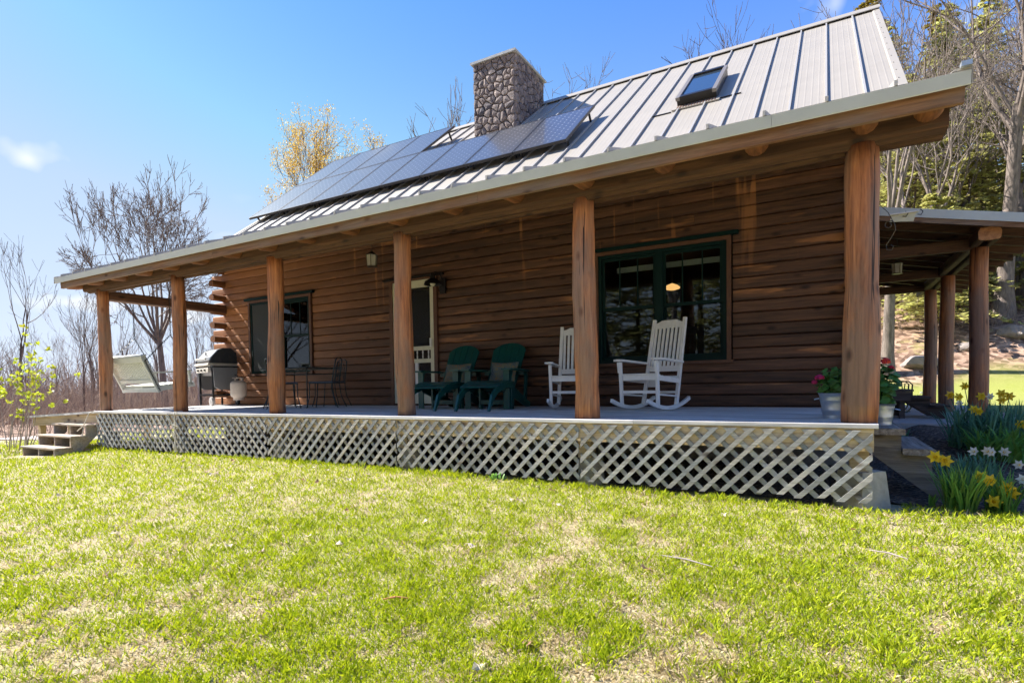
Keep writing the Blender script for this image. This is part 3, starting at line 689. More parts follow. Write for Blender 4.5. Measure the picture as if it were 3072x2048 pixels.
for X, s_ in ((RXR, 1), (RXL, -1)):
    for y0, zf, y1 in ((BRK, zmain, RY), (EY-0.01, zporch, BRK)):
        # rake flashing, folded over the edge
        a = X-s_*0.11; v = []
        for y in (y0, y1): v += [(a, y, zf(y)+0.006), (a+s_*0.02, y, zf(y)+0.022), (X+s_*0.004, y, zf(y)+0.022), (X+s_*0.008, y, zf(y)-0.10), (X-s_*0.004, y, zf(y)-0.10), (X-s_*0.004, y, zf(y)-0.0)]
        MB().add(v, [(i, (i+1) % 6, 6+(i+1) % 6, 6+i) for i in range(6)]+[(5, 4, 3, 2, 1, 0), (6, 7, 8, 9, 10, 11)]).build('rake_flashing', 'roof_metal', roof)
    MB().add([(X-s_*0.05, YW-0.1, zporch(YW-.1)-0.2), (X-s_*0.05, RY, RZ-0.26), (X-s_*0.05, RY, RZ-0.1), (X-s_*0.05, YW-0.1, zporch(YW-.1)-0.05), (X-s_*0.005, YW-0.1, zporch(YW-.1)-0.2), (X-s_*0.005, RY, RZ-0.26), (X-s_*0.005, RY, RZ-0.1), (X-s_*0.005, YW-0.1, zporch(YW-.1)-0.05)],
             [(0, 1, 2, 3), (7, 6, 5, 4), (0, 4, 5, 1), (1, 5, 6, 2), (2, 6, 7, 3), (3, 7, 4, 0)]).build('rake_board', 'beam_wood', cabin)
MB().box(0.555, 0.615, EY-0.05, EY+0.01, zporch(EY)+0.012, zporch(EY)+0.045).build('flashing_tab', 'zinc', roof)
# screws along the right rake
for k in range(13):
    y = BRK+1.0+k*0.33; MB().lathe([(0.009, 0), (0.009, 0.006)], 6, (RXR-0.065, y, zmain(y)+0.022)).build('screw', 'seam_metal', roof)
# --- skylight on the roof slope
def on_slope(u, x, h): # u: distance along y
    n = Vector((0, -SL, 1)).normalized(); return Vector((x, u, zmain(u)))+n*h
def slope_box(mb, x0, x1, y0, y1, h0, h1):
    return mb.add([on_slope(y0, x0, h0), on_slope(y0, x1, h0), on_slope(y1, x1, h0), on_slope(y1, x0, h0), on_slope(y0, x0, h1), on_slope(y0, x1, h1), on_slope(y1, x1, h1), on_slope(y1, x0, h1)], [(0, 3, 2, 1), (4, 5, 6, 7), (0, 1, 5, 4), (1, 2, 6, 5), (2, 3, 7, 6), (3, 0, 4, 7)])
sk = slope_box(MB(), -2.43, -1.80, 4.36, 5.56, 0.0, 0.12).build('skylight', 'dark_metal', roof)
for a in ((-2.44, -2.375, 4.33, 5.59), (-1.855, -1.79, 4.33, 5.59)): slope_box(MB(), *a, 0.115, 0.17).build('skylight_stile', 'skylight_trim', cabin)
slope_box(MB(), -2.372, -1.858, 4.33, 4.41, 0.115, 0.172).build('skylight_rail', 'dark_metal', cabin); slope_box(MB(), -2.372, -1.858, 5.50, 5.59, 0.115, 0.18).build('skylight_rail', 'dark_metal', cabin)
slope_box(MB(), -2.374, -1.856, 4.412, 5.498, 0.12, 0.145).build('skylight_glass', 'skylight_glass', cabin)
slope_box(MB(), -2.5, -1.74, 4.22, 4.36, 0.008, 0.03).build('skylight_flashing', 'roof_metal', cabin)
slope_box(MB(), -2.85, -2.5, 4.185, 4.2, 0.0, 0.02).build('flashing_edge', 'dark_metal', cabin); slope_box(MB(), -1.73, -1.42, 4.30, 4.312, 0.0, 0.02).build('flashing_edge', 'dark_metal', cabin)
for k in range(14): slope_box(MB(), -2.42+k*0.046, -2.40+k*0.046, 4.235, 4.352, 0.03, 0.036).build('flashing_rib', 'trim_brown', cabin)

# --- chimney with single field stones bedded in mortar
CX0, CX1, CY0, CY1, CZ1 = -7.52, -6.43, 5.96, 7.44, 7.93
chim = MB().box(CX0+0.02, CX1-0.02, CY0+0.02, CY1-0.02, 5.6, CZ1).build('chimney', 'mortar', cabin)
def voronoi_cells(w, h, n, seed):
    rg = np.random.default_rng(seed); pts = rg.random((n*4, 2))*[w, h]; sel = [pts[0]]
    for p in pts[1:]:                                      # blue-noise like seeds with uneven sizes
        r = rg.choice([0.08, 0.12, 0.2, 0.29]) 
        if all(np.hypot(*(p-q)) > r for q in sel): sel.append(p)
    P = np.array(sel); cells = []
    for i, p in enumerate(P):
        poly = [np.array(q, float) for q in ((0, 0), (w, 0), (w, h), (0, h))]
        for j, q in enumerate(P):
            if j == i: continue
            mpt = (p+q)/2; d = q-p; new = []
            for a in range(len(poly)):
                A, B = poly[a], poly[(a+1) % len(poly)]; sa, sb = (A-mpt)@d, (B-mpt)@d
                if sa <= 0: new.append(A)
                if sa*sb < 0: new.append(A+(B-A)*sa/(sa-sb))
            poly = new
            if len(poly) < 3: break
        if len(poly) >= 3: cells.append(np.array(poly))
    return cells
def stone_face(w, h, n, seed, fn):
    rg = np.random.default_rng(seed+90)
    for poly in voronoi_cells(w, h, n, seed):
        keep = [poly[0]]                                   # drop tiny edges
        for p in poly[1:]:
            if np.hypot(*(p-keep[-1])) > 0.025: keep.append(p)
        if len(keep) < 3: continue
        poly = np.array(keep); c = poly.mean(0); m = len(poly)
        if np.linalg.norm(poly-c, axis=1).min() < 0.02: continue
        sz = np.linalg.norm(poly-c, axis=1).mean()
        def inset(d): return c+(poly-c)*max(1-d/sz, 0.2)
        rings = [(inset(0.008), -0.01), (inset(0.008), 0.024), (inset(0.020)+rg.normal(0, 0.004, (m, 2)), 0.038+rg.random()*0.014), ]
        v = []
        for pl, dep in rings:
            for q, pt in enumerate(pl): v.append(fn(pt[0], pt[1], dep+(rg.normal(0, 0.004) if dep > 0.03 else 0)))
        v.append(fn(c[0], c[1], 0.048+rg.random()*0.02))
        f = [(r*m+i, r*m+(i+1) % m, (r+1)*m+(i+1) % m, (r+1)*m+i) for r in range(2) for i in range(m)]+[(2*m+i, 2*m+(i+1) % m, 3*m) for i in range(m)]
        MB().add(v, f).build('stone', 'stone', chim)
stone_face(CX1-CX0, CZ1-6.05, 110, 3, lambda u, w, d: (CX0+u, CY0+0.02-d, 6.05+w))
stone_face(CY1-CY0, CZ1-5.9, 120, 4, lambda u, w, d: (CX1-0.02+d, CY0+u, 5.9+w))
stone_face(CY1-CY0, CZ1-6.0, 120, 5, lambda u, w, d: (CX0+0.02-d, CY1-u, 6.0+w))
MB().cbox(CX0-0.07, CX1+0.07, CY0-0.07, CY1+0.07, CZ1, CZ1+0.055, 0.012).build('chimney_cap', 'cap_concrete', chim)
MB().lathe([(0.10, 0), (0.11, 0.07), (0.085, 0.075), (0.08, 0.02)], 14, (-7.12, 6.3, CZ1+0.055)).build('flue_tile', 'clay', chim)
# --- windows: trim, frame, sashes, muntins, panes
def window(x0, x1, z0, z1, halves, head=(0.08, 0.06), screen_left=False, label=None):
    y = YW
    tr = MB()
    tr.box(x0-0.0, x0+0.055, y-0.045, y+0.1, z0, z1); tr.box(x1-0.055, x1, y-0.045, y+0.1, z0, z1)
    tr.box(x0+0.055, x1-0.055, y-0.045, y+0.1, z1-0.05, z1); 
    w = tr.build('window', 'trim_brown', cabin)
    if label: w['label'] = label
    MB().box(x0-0.09, x1+0.09, y-0.075, y+0.01, z1+0.002, z1+0.052).build('head_flashing', 'window_green', w)
    MB().box(x0-0.03, x1+0.03, y-0.07, y+0.1, z0-0.04, z0).build('sill', 'trim_brown', w)
    a, b = x0+0.058, x1-0.058; zz0, zz1 = z0+0.004, z1-0.054; hw = (b-a)/halves
    fr = MB(); fr.box(a, a+0.045, y-0.03, y+0.08, zz0, zz1); fr.box(b-0.045, b, y-0.03, y+0.08, zz0, zz1); fr.box(a+0.045, b-0.045, y-0.03, y+0.08, zz1-0.045, zz1); fr.box(a+0.045, b-0.045, y-0.03, y+0.08, zz0, zz0+0.05)
    for h in range(1, halves): fr.box(a+h*hw-0.05, a+h*hw+0.05, y-0.028, y+0.08, zz0+0.05, zz1-0.045)
    fr.build('frame', 'window_green', w)
    for h in range(halves):
        p, q = a+h*hw+0.05, a+(h+1)*hw-0.05; mid = (zz0+zz1)/2
        for (s0, s1, yy) in ((mid-0.02, zz1-0.047, y+0.0), (zz0+0.052, mid+0.02, y+0.032)):
            sh = MB(); sh.box(p, p+0.038, yy, yy+0.03, s0, s1); sh.box(q-0.038, q, yy, yy+0.03, s0, s1); sh.box(p+0.038, q-0.038, yy, yy+0.03, s0, s0+0.045); sh.box(p+0.038, q-0.038, yy, yy+0.03, s1-0.04, s1); sh.build('sash', 'window_green', w)
            if s0 > mid-0.1:
                mu = MB()
                for g in (1, 2): xm = p+(q-p)*g/3; mu.box(xm-0.008, xm+0.008, yy+0.006, yy+0.026, s0+0.046, s1-0.041)
                mu.build('muntin', 'window_green', w)
            MB().box(p+0.03, q-0.03, yy+0.014, yy+0.018, s0+0.03, s1-0.03).build('pane', 'window_glass', w)
        if screen_left and h == 0: MB().box(p, q, y-0.018, y-0.014, zz0+0.05, zz1-0.045).build('insect_screen', 'screen_mesh', w)
    return w
window(-11.15, -9.20, 0.69, 2.26, 2, screen_left=True, label='double window behind the grill, its left half covered by a dark screen')
window(-3.21, -1.32, 0.65, 2.27, 2, label='wide dark green double window behind the rocking chairs')
MB().box(-3.0, -1.45, YW+0.35, YW+0.37, 2.02, 2.1).build('blind_slats', 'white_paint', cabin)
# --- cream screen door
dx0, dx1, dz0, dz1 = -7.08, -6.16, 0.06, 2.23
dt = MB(); dt.box(dx0-0.075, dx0-0.002, YW-0.05, YW+0.1, 0.03, 2.265); dt.box(dx1+0.002, dx1+0.075, YW-0.05, YW+0.1, 0.03, 2.265); dt.box(dx0, dx1, YW-0.05, YW+0.1, dz1+0.003, 2.265)
dt.build('door_trim', 'trim_brown', cabin)
MB().box(dx0-0.2, dx1+0.22, YW-0.075, YW+0.0, 2.27, 2.305).build('door_head_flashing', 'dark_metal', cabin)
door = MB(); yy0, yy1 = YW-0.03, YW+0.01
door.box(dx0, dx0+0.085, yy0, yy1, dz0, dz1); door.box(dx1-0.085, dx1, yy0, yy1, dz0, dz1)
for z0_, z1_ in ((dz1-0.13, dz1), (1.0, 1.07), (0.78, 0.85), (dz0, dz0+0.17)): door.box(dx0+0.085, dx1-0.085, yy0+0.002, yy1-0.002, z0_, z1_)
door = tag(door.build('screen_door', 'cream_paint', cabin), 'cream wooden screen door with a row of spindles')
for k in range(6):
    x = dx0+0.085+(k+0.5)*(dx1-dx0-0.17)/6; MB().lathe([(0.007, 0.85), (0.014, 0.88), (0.008, 0.925), (0.014, 0.97), (0.007, 1.0)], 8, (x, YW-0.01, 0)).build('spindle', 'white_paint', door)
MB().box((dx0+dx1)/2+0.02, (dx0+dx1)/2+0.09, yy0+0.004, yy1-0.004, dz0+0.17, 0.78).build('centre_stile', 'white_paint', door)
MB().box(dx0+0.085, dx1-0.085, YW-0.005, YW-0.002, dz0+0.17, 2.1).build('screen', 'screen_fine', door)
MB().box(dx1-0.075, dx1-0.045, yy0-0.04, yy0, 1.05, 1.2).build('door_handle', 'white_paint', door)
MB().box(dx0, dx1, YW+0.13, YW+0.17, 0.05, 2.23).build('inner_door', 'trim_brown', cabin)
MB().box(dx0+0.14, dx1-0.14, YW+0.122, YW+0.13, 1.05, 2.08).build('inner_door_glass', 'black_enamel', cabin)
MB().box(-2.42, -2.30, YW-0.06, YW-0.035, 0.30, 0.42).build('outlet_box', 'plastic_white', cabin)
MB().box(XL, XR, YW-0.055, YW-0.038, 0.012, 0.034).build('base_strip', 'trim_brown', cabin)
# --- porch deck
DX0, DX1 = -12.08, 0.125
deck = MB(); deck.box(DX0+0.04, DX1-0.03, -0.155, -0.115, -0.225, -0.042)
deck = deck.build('deck_rim', 'rim_wood', cabin)
for xx in np.arange(DX0+0.6, DX1, 0.6): MB().box(xx-0.02, xx+0.02, -0.11, YW-0.05, -0.225, -0.042).build('joist', 'rim_wood', cabin)
MB().box(DX1-0.072, DX1-0.032, -0.114, 2.1, -0.225, -0.042).build('deck_side_rim', 'rim_wood', cabin)
y = -0.18; k = 0
while y < YW-0.05:
    y1 = y+(0.14 if k else 0.12); zc = 0.0+max(y, 0)*0.012
    xs = [DX0]; 
    while xs[-1] < DX1-5: xs.append(xs[-1]+rnd.uniform(3, 4.9))
    xs.append(DX1)
    for a, b in zip(xs[:-1], xs[1:]): MB().cbox(a+0.0015, b-0.0015, y, y1-0.007, zc-0.04, zc-0.001*rnd.random(), 0.005).build('deck_board', 'deck_wood', deck)
    y = y1; k += 1
# --- lattice skirt: 5 bays, two layers of slats
def clip_slat(x0, x1, z0, z1, c, sg, w):
    "diagonal strip clipped to the bay: list of (x,z)"
    poly = [(x0, z0), (x1, z0), (x1, z1), (x0, z1)]
    for lim, s_ in ((c-w, 1), (c+w, -1)):
        new = []
        for i in range(len(poly)):
            A, B = poly[i], poly[(i+1) % len(poly)]; fa = s_*((A[0]-sg*A[1]*LAT)-lim); fb = s_*((B[0]-sg*B[1]*LAT)-lim)
            if fa >= 0: new.append(A)
            if fa*fb < 0: t_ = fa/(fa-fb); new.append((A[0]+(B[0]-A[0])*t_, A[1]+(B[1]-A[1])*t_))
        poly = new
        if len(poly) < 3: return None
    return poly
LAT = 1.0
BAYS = [(-12.0, -9.62, -1), (-9.6, -7.22, -1), (-7.2, -4.82, 1), (-4.8, -2.42, 1), (-2.4, 0.085, 1)]
for (a, b, sg) in BAYS:
    zt = -0.055; zb = -0.645 if a < -7.3 else -0.63
    for layer, (y0, s_) in enumerate(((-0.185, sg), (-0.171, -sg))):
        c = a-1.2+rnd.random()*0.1
        while c < b+1.2:
            p = clip_slat(a, b, zb+rnd.uniform(-0.012, 0.018), zt, c+rnd.uniform(-0.006, 0.006), s_, 0.0275+rnd.uniform(-0.002, 0.002))
            if p:
                ex = max(q[0] for q in p)-min(q[0] for q in p)
                if ex > 0.09:
                    dy = rnd.uniform(-0.001, 0.001)
                    MB().prism([(q[0], y0+dy, q[1]) for q in p], (0, 0.012, 0)).build('lattice_slat', 'slat_wood', cabin)
            c += 0.155
for x, zb in zip(PX, (-0.70,)*6):
    gzv = float(gz(x, -0.1))
    MB().lathe([(0.22 if x == 0 else 0.15, gzv-0.1), (0.17 if x == 0 else 0.125, -0.40)], 14 if x else 4, (x+0.02, 0.06 if x else 0.03, 0)).build('pier', 'concrete', cabin, True)
    MB().box(x-0.07, x+0.07, -0.08, 0.06, -0.40, -0.226).build('pier_post', 'rim_wood', cabin)
# boarded side deck going left from the porch corner, a little sunk at its far end
def zs(x): return -0.002-0.045*max(-12.1-x, 0)
def sbox(x0, x1, y0, y1, za, zb):
    return MB().add([(x0, y0, zs(x0)+za), (x1, y0, zs(x1)+za), (x1, y1, zs(x1)+za), (x0, y1, zs(x0)+za), (x0, y0, zs(x0)+zb), (x1, y0, zs(x1)+zb), (x1, y1, zs(x1)+zb), (x0, y1, zs(x0)+zb)], [(0, 3, 2, 1), (4, 5, 6, 7), (0, 1, 5, 4), (1, 2, 6, 5), (2, 3, 7, 6), (3, 0, 4, 7)])
SD0 = -15.0
tag(sbox(SD0+0.12, -12.09, -0.08, -0.04, -0.215, -0.042).build('side_deck_rim', 'rim_wood', cabin), 'tan rim board of the side deck above the left steps')
for k in range(17): sbox(SD0, -12.085, -0.13+k*0.15, 0.013+k*0.15, -0.04, 0).build('deck_board', 'deck_wood', deck)
for x in (-14.8, -13.5):
    MB().box(x-0.05, x+0.05, 0.0, 0.1, float(gz(x, 0))-0.1, zs(x)-0.2).build('deck_leg', 'rim_wood', cabin); MB().box(x-0.05, x+0.05, 2.1, 2.2, float(gz(x, 2))-0.1, zs(x)-0.2).build('deck_leg', 'rim_wood', cabin)
# --- lean-to roof on posts along the right gable
LX0, LX1, LY0, LY1 = 0.16, 2.75, 5.3, 12.2
def zl(x): return 3.155-0.213*(x-0.16)
LP = [(1.9, 6.05), (1.9, 8.75), (1.9, 10.75)]
for (x, y) in LP:
    pts = [(x+0.01*math.sin(t*6+y), y, -0.3+t*(zl(x)-0.36+0.3)) for t in [i/8 for i in range(9)]]
    me = MB().tube(pts, [0.132-0.014*i/8 for i in range(9)], 22).mesh('lean_to_post', 'post_wood'); me.polygons.foreach_set('use_smooth', [True]*len(me.polygons)); place('lean_to_post', me, cabin)
zb = zl(1.9)-0.36
for dx in (-0.085, 0.085): MB().cbox(1.9+dx-0.055, 1.9+dx+0.055, 5.45, 11.9, zb, zb+0.19, 0.02).build('lean_to_beam', 'beam_wood', cabin)
MB().prism([(1.9-0.13, 5.42, zb+0.02), (1.9-0.10, 5.42, zb), (1.9+0.10, 5.42, zb), (1.9+0.13, 5.42, zb+0.02), (1.9+0.14, 5.42, zb+0.12), (1.9+0.11, 5.42, zb+0.19), (1.9-0.11, 5.42, zb+0.19), (1.9-0.14, 5.42, zb+0.12)][::-1], (0, 0.07, 0)).build('beam_end', 'log_end', cabin)
for k, y in enumerate((6.05, 8.75, 10.75)): MB().cbox(0.1, 1.82, y-0.06, y+0.06, zb-0.02, zb+0.16, 0.015).build('tie_beam', 'beam_wood', cabin)
y = LY0+0.1
while y < LY1:
    MB().prism([(LX0, y-0.035, zl(LX0)-0.16), (LX1-0.06, y-0.035, zl(LX1-0.06)-0.16), (LX1-0.06, y-0.035, zl(LX1-0.06)-0.045), (LX0, y-0.035, zl(LX0)-0.045)], (0, 0.07, 0)).build('lean_to_rafter', 'beam_wood', cabin); y += 0.6
def slab_x(x0, x1, y0, y1, a, b): return MB().add([(x0, y0, zl(x0)+a), (x1, y0, zl(x1)+a), (x1, y1, zl(x1)+a), (x0, y1, zl(x0)+a), (x0, y0, zl(x0)+b), (x1, y0, zl(x1)+b), (x1, y1, zl(x1)+b), (x0, y1, zl(x0)+b)], [(0, 3, 2, 1), (4, 5, 6, 7), (0, 1, 5, 4), (1, 2, 6, 5), (2, 3, 7, 6), (3, 0, 4, 7)])
slab_x(LX0, LX1, LY0+0.03, LY1, -0.045, -0.015).build('lean_to_sheathing', 'ceiling_wood', cabin)
for k in range(16): slab_x(LX0, LX1+0.02, LY0+0.432*k+0.003, min(LY0+0.432*(k+1)-0.003, LY1), -0.013, 0.0).build('lean_to_roof_panel', 'roof_metal', cabin)
slab_x(LX0, LX1-0.02, LY0+0.0, LY0+0.028, -0.19, -0.105).build('lean_to_fascia', 'fascia_wood', cabin)
slab_x(LX0, LX1, LY0-0.016, LY0-0.002, -0.115, 0.02).build('lean_to_drip_edge', 'drip_metal', cabin)
MB().box(XR+0.02, XR+0.05, 5.9, 6.9, 0.1, 2.2).build('side_door', 'trim_brown', cabin)
# --- solar panels: two rows on a rack
def rack(u):  # u: slope fraction 0..1 -> (y, offset from roof)
    return 3.62+u*3.0, 0.16+0.14*min(u*1.25, 1)
def rack_pt(x, y):
    u = (y-3.62)/3.0; h = 0.16+0.16*u-0.02*u*u; return on_slope(y, x, h)
PW = 1.059
def solar(ix, row, label):
    x1 = -4.13-ix*PW; x0 = x1-PW+0.012; y0, y1 = ((3.63, 5.08), (5.09, 6.50))[row]
    c = [rack_pt(x0, y0), rack_pt(x1, y0), rack_pt(x1, y1), rack_pt(x0, y1)]; base = (c[0]+c[1])/2
    o = thing('solar_panel', label, 'solar panel', tuple(base), group='solar panels on the roof', world=True)
    ex = (c[1]-c[0]).normalized(); ey = (c[3]-c[0]).normalized(); nn = ex.cross(ey)
    W_, H_ = (c[1]-c[0]).length, (c[3]-c[0]).length
    def P(u, v, h): return tuple(c[0]+ex*u+ey*v+nn*h)
    fr = MB()
    for (u0, u1, v0, v1) in ((0, W_, 0, 0.022), (0, W_, H_-0.022, H_), (0, 0.022, 0.022, H_-0.022), (W_-0.022, W_, 0.022, H_-0.022)):
        fr.add([P(u0, v0, -0.045), P(u1, v0, -0.045), P(u1, v1, -0.045), P(u0, v1, -0.045), P(u0, v0, 0.004), P(u1, v0, 0.004), P(u1, v1, 0.004), P(u0, v1, 0.004)], [(0, 3, 2, 1), (4, 5, 6, 7), (0, 1, 5, 4), (1, 2, 6, 5), (2, 3, 7, 6), (3, 0, 4, 7)])
    fr.build('frame', 'panel_frame', o)
    me = MB().add([P(0.02, 0.02, 0), P(W_-0.02, 0.02, 0), P(W_-0.02, H_-0.02, 0), P(0.02, H_-0.02, 0), P(0.02, 0.02, -0.02), P(W_-0.02, 0.02, -0.02), P(W_-0.02, H_-0.02, -0.02), P(0.02, H_-0.02, -0.02)], [(0, 1, 2, 3), (7, 6, 5, 4)]).mesh('cells', 'solar_cells')
    uv = me.uv_layers.new(name='UVMap'); us = [(0, 0), (8, 0), (8, 13), (0, 13)]
    for li, l in enumerate(me.loops): uv.data[li].uv = us[l.vertex_index % 4]
    place('cells', me, o)
    if True:
        for u in (0.06, W_-0.06):
            for v in (0.2, H_-0.25): 
                p = Vector(P(u, v, -0.045)); n_ = Vector((0, -SL, 1)).normalized(); d_ = (p-Vector((p.x, p.y, zmain(p.y)))).dot(n_); MB().bar(tuple(p), tuple(p-n_*(d_-0.002)), 0.035, 0.035).build('mounting_foot', 'panel_frame', o)
    return o
words = ['first', 'second', 'third', 'fourth', 'fifth', 'sixth', 'seventh', 'eighth']
for i in range(8): solar(i, 0, 'solar panel in the lower roof row, %s from the right' % words[i])
for i in range(4): solar(4+i, 1, 'solar panel in the upper roof row near the ridge, %s from the right' % words[i])

# ------------------------------------------------------------------ furniture on the porch
def zdeck(y): return max(y, 0)*0.012
def arc(p0, p1, sag, n=7, ax=(0, 0, 1)):
    p0 = Vector(p0); p1 = Vector(p1); a = Vector(ax); return [tuple(p0.lerp(p1, i/(n-1))+a*(sag*4*(i/(n-1))*(1-i/(n-1)))) for i in range(n)]
def slab(path, w, th, x0=0):
    "board of width w (along x) whose profile follows path of (y,z); thickness th below"
    v = []; n = len(path)
    for x in (x0-w/2, x0+w/2):
        for (y, z) in path: v.append((x, y, z))
        for i, (y, z) in enumerate(path):
            a = path[max(i-1, 0)]; b = path[min(i+1, n-1)]; d = Vector((b[0]-a[0], b[1]-a[1])).normalized(); v.append((x, y+d.y*th, z-d.x*th))
    m = 2*n; f = []
    for i in range(n-1):
        f += [(i, m+i, m+i+1, i+1), (n+i, n+i+1, m+n+i+1, m+n+i), (i, i+1, n+i+1, n+i), (m+i+1, m+i, m+n+i, m+n+i+1)]
    f += [(0, n, m+n, m), (n-1, m+n-1, m+2*n-1, 2*n-1)]
    return MB().add(v, f)
# rocking chairs (local: sitter faces -y)
def rocking_chair(loc, rz, label):
    o = thing('rocking_chair', label, 'rocking chair', loc, rz, 'white rocking chairs on the porch'); wp = 'white_paint'; hw = 0.27
    for s_ in (-1, 1):
        x = s_*hw
        run = [(-0.50+i*0.1, 0.02+0.095*((-0.50+i*0.1+0.02)/0.48)**2) for i in range(11)]
        slab([(y, z+0.035) for y, z in run], 0.032, 0.045, x).build('rocker', wp, o)
        MB().bar((x, -0.27, 0.055), (x*1.02, -0.30, 0.60), 0.042, 0.042, (1, 0, 0), 0.006).build('front_leg', wp, o)
        MB().bar((x*0.93, 0.20, 0.05), (x*0.86, 0.48, 1.17), 0.04, 0.05, (1, 0, 0), 0.006).build('back_post', wp, o)
        MB().prism([(x-s_*0.03, 0.32, 0.585), (x-s_*0.03, -0.26, 0.612), (x-s_*0.045, -0.36, 0.612), (x+s_*0.01, -0.385, 0.612), (x+s_*0.075, -0.35, 0.612), (x+s_*0.07, -0.2, 0.61), (x+s_*0.03, 0.32, 0.585)][::-s_], (0, 0, 0.024)).build('arm', wp, o)
        MB().bar((x*1.02, -0.31, 0.47), (x*1.02, -0.33, 0.60), 0.03, 0.05, (0, 1, 0)).build('arm_bracket', wp, o)
        MB().bar((x, -0.27, 0.40), (x*0.9, 0.30, 0.36), 0.026, 0.06).build('seat_rail', wp, o)
        MB().tube([(x, -0.26, 0.2), (x*0.92, 0.23, 0.17)], 0.012, 8).build('side_stretcher', wp, o)
    MB().bar((-hw, -0.27, 0.41), (hw, -0.27, 0.41), 0.026, 0.07).build('front_rail', wp, o)
    MB().bar((-hw, -0.27, 0.23), (hw, -0.27, 0.23), 0.024, 0.035).build('front_stretcher', wp, o)
    MB().bar((-hw*0.9, 0.24, 0.22), (hw*0.9, 0.24, 0.22), 0.024, 0.03).build('back_stretcher', wp, o)
    for i in range(11):
        t_ = i/10; y = -0.30+0.56*t_; z = 0.455-0.055*math.sin(t_*2.6)+0.0
        MB().cbox(-hw*0.98, hw*0.98, y, y+0.042, z-0.014, z, 0.004).build('seat_slat', wp, o)
    def bp(z): t_ = (z-0.05)/1.12; return 0.20+0.28*t_
    MB().bar((-hw*0.89, bp(0.52), 0.52), (hw*0.89, bp(0.52), 0.52), 0.03, 0.07).build('lower_back_rail', wp, o)
    top = [(-hw*0.86, 1.05), (hw*0.86, 1.05), (hw*0.86, 1.115), (hw*0.6, 1.13), (hw*0.4, 1.155), (-hw*0.4, 1.155), (-hw*0.6, 1.13), (-hw*0.86, 1.115)]
    MB().prism([(x, bp(z)-0.012, z) for x, z in top], (0, 0.026, 0)).build('crest_rail', wp, o)
    for i in range(7):
        x = (-1+2*(i+0.5)/7)*hw*0.80
        MB().bar((x, bp(0.55), 0.55), (x, bp(1.06), 1.06), 0.036, 0.014, (0, 1, 0.25)).build('back_slat', wp, o)
    o.scale = (0.95, 0.95, 1.0); return o
rocking_chair((-2.15, 1.55, zdeck(1.55)), R(-17), 'white rocking chair standing clear of the posts, in front of the wide window')
rocking_chair((-3.28, 1.72, zdeck(1.7)), R(14), 'white rocking chair half hidden behind a porch post')
# adirondack chairs, footrests, cushions (sitter faces -y)
AG = 'adirondack_green'
def adirondack(loc, rz, label):
    o = thing('adirondack_chair', label, 'adirondack chair', loc, rz, 'green adirondack chairs')
    for s_ in (-1, 1):
        x = s_*0.28
        MB().prism([(x-0.015, -0.43, 0.38), (x-0.015, -0.43, 0.26), (x-0.015, 0.40, 0.0), (x-0.015, 0.52, 0.0), (x-0.015, 0.53, 0.06), (x-0.015, 0.1, 0.24), (x-0.015, -0.30, 0.385)], (0.03, 0, 0)).build('side_rail', AG, o)
        MB().cbox(s_*0.31-0.05, s_*0.31+0.045, -0.40, -0.372, 0.0, 0.55, 0.005).build('front_leg', AG, o)
        MB().prism([(s_*0.335, -0.398, 0.55), (s_*0.335, -0.398, 0.30), (s_*0.335, -0.375, 0.29), (s_*0.335, -0.26, 0.55)], (0.02, 0, 0)).build('arm_bracket', AG, o)
        a = s_*0.26; b = s_*0.42
        MB().prism([(a, -0.46, 0.552), (b-s_*0.02, -0.46, 0.552), (b, -0.42, 0.552), (b, -0.1, 0.552), (s_*0.36, 0.42, 0.545), (s_*0.27, 0.42, 0.545), (a+s_*0.01, 0.0, 0.552)][::s_], (0, 0, 0.024)).build('arm', AG, o)
        MB().bar((s_*0.30, 0.30, 0.1), (s_*0.30, 0.36, 0.55), 0.03, 0.07, (0, 1, 0)).build('back_leg', AG, o)
    for i in range(6):
        y = -0.43+i*0.085; MB().cbox(-0.30, 0.30, y, y+0.075, 0.382-0.028*i, 0.402-0.028*i, 0.005).build('seat_slat', AG, o)
    for i in range(5):
        def bk(z): return 0.02+(z-0.24)*0.60
        def zt_(x): return 0.80+0.20*math.sqrt(max(1-(x/0.31)**2, 0.02))
        x0, x1 = (i-2.5)*0.112+0.003, (i-1.5)*0.112-0.003; b0, b1 = x0*0.82, x1*0.82
        top = [(b0, 0.24), (b1, 0.24)]+[(x0+(x1-x0)*q, zt_(x0+(x1-x0)*q)) for q in (1, 0.75, 0.5, 0.25, 0)]
        MB().prism([(px, bk(pz), pz) for px, pz in top], (0, 0.02, -0.008)).build('back_slat', AG, o)
    MB().bar((-0.33, 0.21, 0.53), (0.33, 0.21, 0.53), 0.03, 0.07).build('back_rail', AG, o)
    return o
